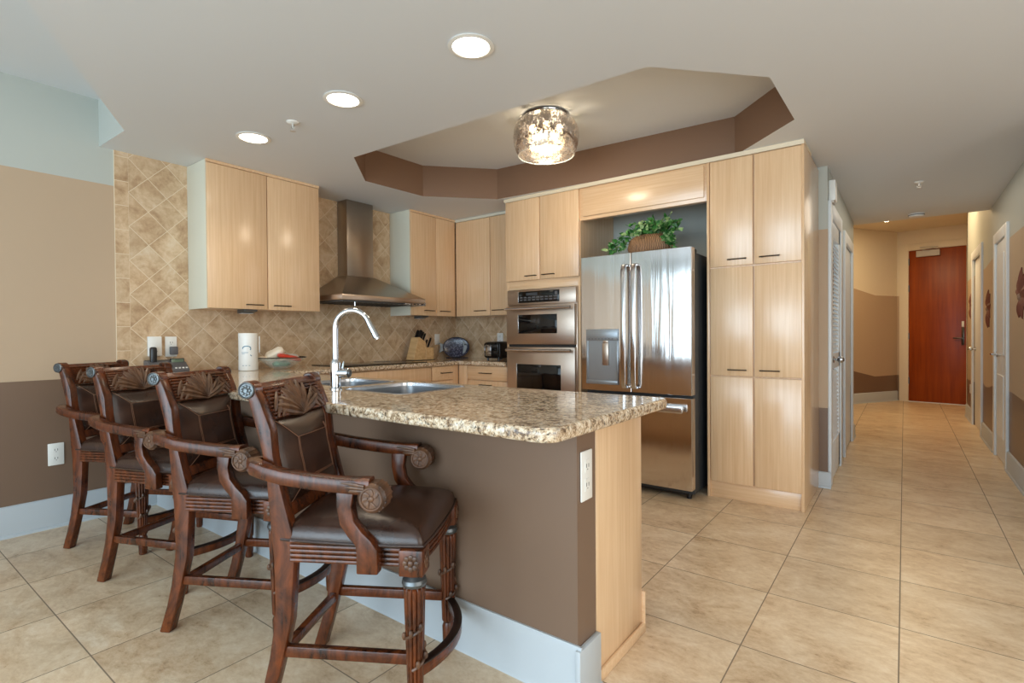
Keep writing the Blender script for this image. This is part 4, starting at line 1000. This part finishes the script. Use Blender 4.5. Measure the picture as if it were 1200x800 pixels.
# ------------------------------------------------------------------ bar stools
def make_stool():
    """local frame: +y forward, +x the sitter's right, origin on the floor under the seat (rear leg bottoms at y=-.25)"""
    S = thing('bar_stool', '', 'bar stool', (0, 0, 0), 'leather bar stools along the peninsula')
    Y = -.25
    outer = [(0, 0), (.036, .112), (.055, .191), (.072, .30), (.075, .345), (.072, .496), (.064, .574), (.060, .64), (.051, .74), (.038, .816), (.022, .879), (-.003, .969), (-.020, 1.005)]
    front = [(.045, 0), (.079, .116), (.11, .235), (.125, .30), (.129, .35), (.138, .489), (.135, .56), (.116, .631), (.092, .725), (.075, .80), (.068, .88), (.037, .962), (.016, 1.008)]
    fy = lambda z: next((a[0] + (c[0] - a[0]) * (z - a[1]) / (c[1] - a[1]) for a, c in zip(front, front[1:]) if a[1] <= z <= c[1]), front[-1][0])
    for sx in (-1, 1):
        b = MB(); x0, x1 = sorted((sx * .165, sx * .207))
        poly = [(y + Y, z) for y, z in outer] + [(y + Y, z) for y, z in front[::-1]]
        b.prism(poly, 'x', x0, x1, .006, seg=2)
        b.cyl((x0 - .001, Y - .006, 1.0), (x1 + .001, Y - .006, 1.0), .028, 24, bev=.004)
        lg = b.build('rear_leg', 'stool_wood', S)
        b = MB(); xm = sx * .209; R = Matrix(((0, 0, sx), (1, 0, 0), (0, 1, 0))).to_4x4(); R.translation = (xm - sx * .002, Y - .006, 1.0)
        b.lathe([(0, .006), (.005, .006), (.006, .003), (.010, .004), (.020, .004), (.022, .007), (.025, .006), (.026, 0)], 24, mat=R, mod=lambda a, z: 1 + .0 * a)
        for i in range(8):
            a = i * PI / 4; b.sphere((xm + sx * .003, Y - .006 + .013 * math.cos(a), 1.0 + .013 * math.sin(a)), .005, (.6, 1, 1), u=8, v=6)
        b.build('medallion', 'pewter', lg)
    # crest rail: fluted board rolling back at the top, with a carved leaf fan
    b = MB()
    cr = [(fy(.905) - .030, .905), (fy(.905) - .004, .905), (fy(.95) - .004, .95), (.014, .998), (-.004, 1.018), (-.026, 1.014), (-.032, .995), (-.010, .965), (.02, .91)]
    b.prism([(y + Y, z) for y, z in cr], 'x', -.168, .168, .003, seg=2)
    for i in range(9):
        z = .911 + i * .0112; y = fy(z) - .002
        b.tube([(-.167, y + Y + .002, z), (.167, y + Y + .002, z)], .0050, 8)
    cro = b.build('crest_rail', 'stool_wood', S)
    b = MB(); fan = []
    for i, a in enumerate((-62, -44, -28, -12, 4, 20, 36, 52, 68)):
        a_ = rad(a); L = .115 if abs(a) < 40 else .12
        p0 = Vector((.0, 0, .905)); p1 = Vector((math.sin(a_) * L * (1.3 if abs(a) > 40 else 1.15), 0, .905 + math.cos(a_) * L * (.95 if abs(a) < 40 else .85)))
        pts = []
        for j in range(7):
            u_ = j / 6; q = p0.lerp(p1, u_); q.z = min(q.z, 1.015); q.y = fy(min(q.z, 1.008)) + Y + .003 + .006 * math.sin(PI * u_); pts.append(q)
        wsc = [(.45, .8), (.7, 1), (.95, 1), (1.15, 1), (1.2, 1), (1.0, .9), (.4, .5)]
        b.sweep(pts, [(-.015, 0), (-.008, .005), (0, .002), (.008, .005), (.015, 0), (0, -.006)], up=(0, 1, 0), scale=wsc)
    for sx in (-1, 1):
        for (xa, za, xb, zb_) in ((.15, .912, .085, .975), (.125, .91, .06, .955), (.155, .93, .11, .985)):
            pts = [Vector((sx * (xa + (xb - xa) * u_), fy(za + (zb_ - za) * u_) + Y + .004, za + (zb_ - za) * u_)) for u_ in (0, .25, .5, .75, 1)]
            b.sweep(pts, [(-.009, 0), (-.004, .005), (.004, .005), (.009, 0), (0, -.004)], up=(0, 1, 0), scale=[(.4, .6), (1, 1), (1.2, 1), (1, 1), (.4, .6)])
    b.build('carved_fan', 'carved_wood', cro)
    b = MB(); b.prism([(fy(.635) - .035 + Y, .610), (fy(.61) + Y - .004, .610), (fy(.65) + Y - .004, .650), (fy(.65) - .035 + Y, .650)], 'x', -.168, .168, .004); b.build('back_rail', 'stool_wood', S)
    # padded back
    def pad(u, v, front_=True):
        x = -.158 + .316 * u; z = .645 + .258 * v; y = fy(z) + Y - .012
        e = min(u * .316, (1 - u) * .316, v * .258, (1 - v) * .258)
        du = min(u, 1 - u) * .316; dv = min(v, 1 - v) * .258
        h = .030 * min(1, max(0, min(du, dv)) / .062) ** .8
        h = min(h, .030) + .012 * math.sin(PI * u) * math.sin(PI * v)
        return Vector((x, y + (h if front_ else -.014), z))
    b = MB(); b.grid(lambda u, v: pad(u, v), 30, 26); b.grid(lambda u, v: pad(1 - u, v, False), 6, 6)
    nb = 20
    for i in range(nb):
        for f_ in (lambda s: (s, 0.), lambda s: (1. - s, 1.), lambda s: (0., 1. - s), lambda s: (1., s)):
            a0_, a1_ = f_(i / nb), f_((i + 1) / nb)
            b.quad([pad(*a1_), pad(*a0_), pad(*a0_, False), pad(*a1_, False)])
    bmesh.ops.remove_doubles(b.bm, verts=b.bm.verts, dist=1e-4)
    bc = b.build('back_cushion', 'leather', S, ang=50)
    b = MB(); q = lambda u, v: pad(u, v) + Vector((0, .0012, 0))
    ui, vi = .062 / .316, .062 / .258
    for k_ in (0, .018):
        b.tube([q(ui + k_ + 0 * i, vi + (1 - vi * 1.6) * i / 12 * .96) for i in range(13)], .0011, 5)
        b.tube([q(1 - ui - k_, vi + (1 - 2 * vi) * i / 12) for i in range(13)], .0011, 5)
        b.tube([q(ui + (1 - 2 * ui) * i / 12, vi + k_) for i in range(13)], .0011, 5)
    b.tube([q(ui + (1 - 2 * ui) * i / 12, 1 - vi) for i in range(13)], .0011, 5)
    for (ua, va, ub, vb) in ((0.01, .99, ui, 1 - vi), (.99, .99, 1 - ui, 1 - vi), (.01, .01, ui, vi), (.99, .01, 1 - ui, vi)):
        b.tube([q(ua + (ub - ua) * i / 8, va + (vb - va) * i / 8) for i in range(9)], .0011, 5)
    b.build('stitching', 'thread', bc)
    # arms
    for sx in (-1, 1):
        P = [(.170, .018, .775), (.205, .012, .776), (.228, .035, .774), (.240, .075, .765), (.246, .13, .754), (.247, .21, .744), (.245, .29, .736), (.242, .35, .732), (.240, .395, .732)]
        b = MB(); b.sweep([(sx * x, y + Y, z) for x, y, z in P], RS(.046, .044, .011), scale=[(.8, .9), (.9, 1), (1, 1), (1, 1), (1, 1), (1, 1), (1, 1), (1.1, 1.05), (1.2, 1.1)])
        ar = b.build('armrest', 'stool_wood', S)
        b = MB(); cx = sx * .240
        b.cyl((cx - .032, .405 + Y, .703), (cx + .032, .405 + Y, .703), .042, 26, bev=.008)
        for s2 in (-1, 1):
            fc_ = Vector((cx + s2 * .0325, .405 + Y, .703))
            b.tube([fc_ + Vector((0, .031 * math.cos(a_ * PI / 14), .031 * math.sin(a_ * PI / 14))) for a_ in range(28)], .004, 6, closed=True, up=(1, 0, 0))
            b.sphere(fc_, .009, (.5, 1, 1), u=10, v=8)
            for a0_ in (.3, 1.2, 2.1, 3.0, 3.9, 4.8):
                b.sweep([fc_ + Vector((0, math.cos(a0_ + .5 * u_) * (.010 + .018 * u_), math.sin(a0_ + .5 * u_) * (.010 + .018 * u_))) for u_ in (0, .33, .66, 1)], RS(.010, .004, .0015), up=(1, 0, 0), scale=[(.5, 1), (1, 1), (1, 1), (.4, .6)])
            for dz in (.0, .012, .024):
                b.sweep([(cx + s2 * .029, .315 + Y + dz, .745 - dz), (cx + s2 * .032, .345 + Y, .744 - dz * .8), (cx + s2 * .033, .385 + Y, .738 - dz * .6)], RS(.009, .006, .002), up=(1, 0, 0), scale=[(.4, .6), (1, 1), (.8, 1)])
        for i in range(7):
            a = -1.0 + i * .38; b.tube([(cx - .028, .405 + Y + .0415 * math.cos(a), .703 + .0415 * math.sin(a)), (cx + .028, .405 + Y + .0415 * math.cos(a), .703 + .0415 * math.sin(a))], .0025, 6)
        b.build('scroll_end', 'carved_wood', ar)
        # S-curved arm support
        f_edge = [(.346, .72), (.338, .67), (.345, .63), (.368, .60), (.395, .575), (.414, .548), (.414, .478)]
        r_edge = [(.292, .72), (.292, .67), (.302, .62), (.325, .585), (.348, .56), (.350, .54), (.350, .478)]
        b = MB(); x0, x1 = sorted((sx * .214, sx * .252)); b.prism([(y + Y, z) for y, z in f_edge] + [(y + Y, z) for y, z in r_edge[::-1]], 'x', x0, x1, .005, seg=2)
        b.build('arm_support', 'stool_wood', S)
        # side rail with flutes
        b = MB(); x0, x1 = sorted((sx * .180, sx * .208)); b.box(x0, x1, .12 + Y, .475 + Y, .487, .558)
        for i in range(5): b.tube([(sx * .208, .13 + Y, .4945 + i * .014), (sx * .208, .475 + Y, .4945 + i * .014)], .0068, 8)
        b.build('seat_rail', 'stool_wood', S)
    # front and rear rail
    b = MB()
    pts = [(x, .512 + .012 * (1 - (x / .18) ** 2) + Y, .520) for x in [-.18 + .03 * i for i in range(13)]]
    b.sweep(pts, [(-.012, -.034), (.012, -.034), (.012, .03), (-.012, .03)])
    for i in range(4): b.tube([(p[0], p[1] + .013, .495 + i * .014) for p in pts], .0065, 8)
    b.build('seat_rail', 'stool_wood', S)
    b = MB(); b.box(-.168, .168, .09 + Y, .118 + Y, .487, .558, .003); b.build('seat_rail', 'stool_wood', S)
    # seat cushion: crowned, full front edge
    def seat(u, v):
        x_, y_ = 2 * u - 1, 2 * v - 1
        x = x_ * math.sqrt(1 - .28 * y_ * y_ * .35); y = y_ * math.sqrt(1 - .28 * x_ * x_ * .35)
        r_ = max(abs(x_), abs(y_))
        h = (1 - r_ ** 5) ** .5
        hx = .5 * (1 - x_ * x_) + .5; hy = .45 * (1 - y_ * y_) + .55
        z = .553 + .046 * (1 - r_ ** 9) ** .5 + .040 * (1 - x_ * x_) * (1 - y_ * y_ * .8) ** .7 * (1 if y_ < 0 else 1)
        wid = (.216 + .016 * (y_ + 1) / 2) * (1 + .02 * (1 - r_ ** 4))
        return Vector((x * wid, .318 + y * .232 + Y, z))
    b = MB(); b.grid(seat, 36, 36)
    n_ = 36; rim = [seat(i / n_, 0) for i in range(n_)] + [seat(1, i / n_) for i in range(n_)] + [seat(1 - i / n_, 1) for i in range(n_)] + [seat(0, 1 - i / n_) for i in range(n_)]
    lower = [Vector((p.x * .985, (p.y - .068) * .985 + .068, .545)) for p in rim]; m = len(rim)
    for i in range(m): b.quad([rim[i], lower[i], lower[(i + 1) % m], rim[(i + 1) % m]])
    b.bm.faces.new([b.bm.verts.new(p) for p in lower])
    bmesh.ops.remove_doubles(b.bm, verts=b.bm.verts, dist=1e-4); bmesh.ops.recalc_face_normals(b.bm, faces=b.bm.faces)
    so = b.build('seat_cushion', 'leather', S, ang=70)
    b = MB(); b.tube([Vector((p.x * 1.0, p.y, .553)) for p in rim], .0045, 6, closed=True); b.build('piping', 'leather', so)
    # turned, reeded front legs with a twisting vine
    for sx in (-1, 1):
        lx_, ly_ = sx * .205, .508 + Y
        b = MB(); b.box(lx_ - .036, lx_ + .036, ly_ - .036, ly_ + .036, .472, .548, .004)
        zs = [(.016, 0), (.019, .004), (.021, .05), (.022, .09), (.017, .105), (.021, .11)] + [(.0215 + .0085 * i / 20, .115 + .315 * i / 20) for i in range(21)] + [(.024, .436), (.024, .474)]
        b.lathe(zs, 96, (lx_, ly_, 0), mod=lambda a, z: (1.06 - .20 * (1 - abs(math.sin(6 * a))) ** 2) if .11 < z < .433 else 1)
        lg = b.build('front_leg', 'stool_wood', S)
        b = MB(); b.lathe([(.026, .434), (.034, .437), (.037, .446), (.034, .456), (.027, .462), (.024, .466)], 28, (lx_, ly_, 0), caps=False); b.build('collar', 'pewter', lg)
        b = MB()
        vine = [(lx_ + .029 * math.cos(a), ly_ + .029 * math.sin(a), .20 + .10 * a / (2 * PI)) for a in [i / 40 * 2.4 * PI for i in range(41)]]
        b.tube(vine, .0045, 6)
        for i in range(3, 40, 5):
            p = Vector(vine[i]); out = Vector((p.x - lx_, p.y - ly_, 0)).normalized()
            b.sphere(p + out * .003 + Vector((0, 0, .008)), .009, (.8, .8, 1.3), u=8, v=6)
        b.build('carved_vine', 'carved_wood', lg)
        b = MB()
        for (cy_, cx_, nx) in ((ly_, lx_ + sx * .037, True), (ly_ + .037, lx_, False)):
            for i in range(8):
                a = i * PI / 4
                c_ = (cx_, cy_ + .017 * math.cos(a), .512 + .017 * math.sin(a)) if nx else (cx_ + .017 * math.cos(a), cy_, .512 + .017 * math.sin(a))
                b.sphere(c_, .008, (.4, 1, 1) if nx else (1, .4, 1), u=8, v=6)
            b.sphere((cx_, cy_, .512), .009, (.6, 1, 1) if nx else (1, .6, 1), u=8, v=6)
        b.build('rosette', 'carved_wood', lg)
        b = MB(); b.box(sx * .176, sx * .20, .10 + Y, .492 + Y, .192, .226, .004) if sx > 0 else b.box(-.20, -.176, .10 + Y, .492 + Y, .192, .226, .004); b.build('stretcher', 'stool_wood', S)
    b = MB(); b.box(-.168, .168, .07 + Y, .094 + Y, .178, .21, .004); b.build('stretcher', 'stool_wood', S)
    pts = [(x, .512 + .072 * (1 - (x / .2) ** 2) + Y, .178) for x in [-.196 + .0327 * i for i in range(13)]]
    b = MB(); b.sweep(pts, RS(.026, .034, .004), mi=0); b.sweep([(x, y, z + .0185) for x, y, z in pts], RS(.028, .006, .002), mi=1); b.build('footrest', ['stool_wood', 'stool_black_wood'], S)
    return S
proto = make_stool()
PLACE = [((-1.583, .785), 30.5, 'dark wood and leather bar stool at the free end of the peninsula'),
         ((-2.35, .80), 29, 'second dark leather bar stool counted from the free end of the peninsula'),
         ((-3.085, .79), 23, 'third dark leather bar stool counted from the free end of the peninsula'),
         ((-3.725, .805), 28, 'dark leather bar stool beside the brown left wall at the inner end of the row')]
for i, ((ax, ay), th, lab) in enumerate(PLACE):
    o = proto if i == 0 else copy_tree(proto)
    a = rad(th); f_ = Vector((math.cos(a), math.sin(a), 0)); r_ = Vector((f_.y, -f_.x, 0))
    base = Vector((ax, ay, 0)) - r_ * .2 + f_ * .25
    o.location = base; o.rotation_euler = (0, 0, a - PI / 2); o['label'] = lab
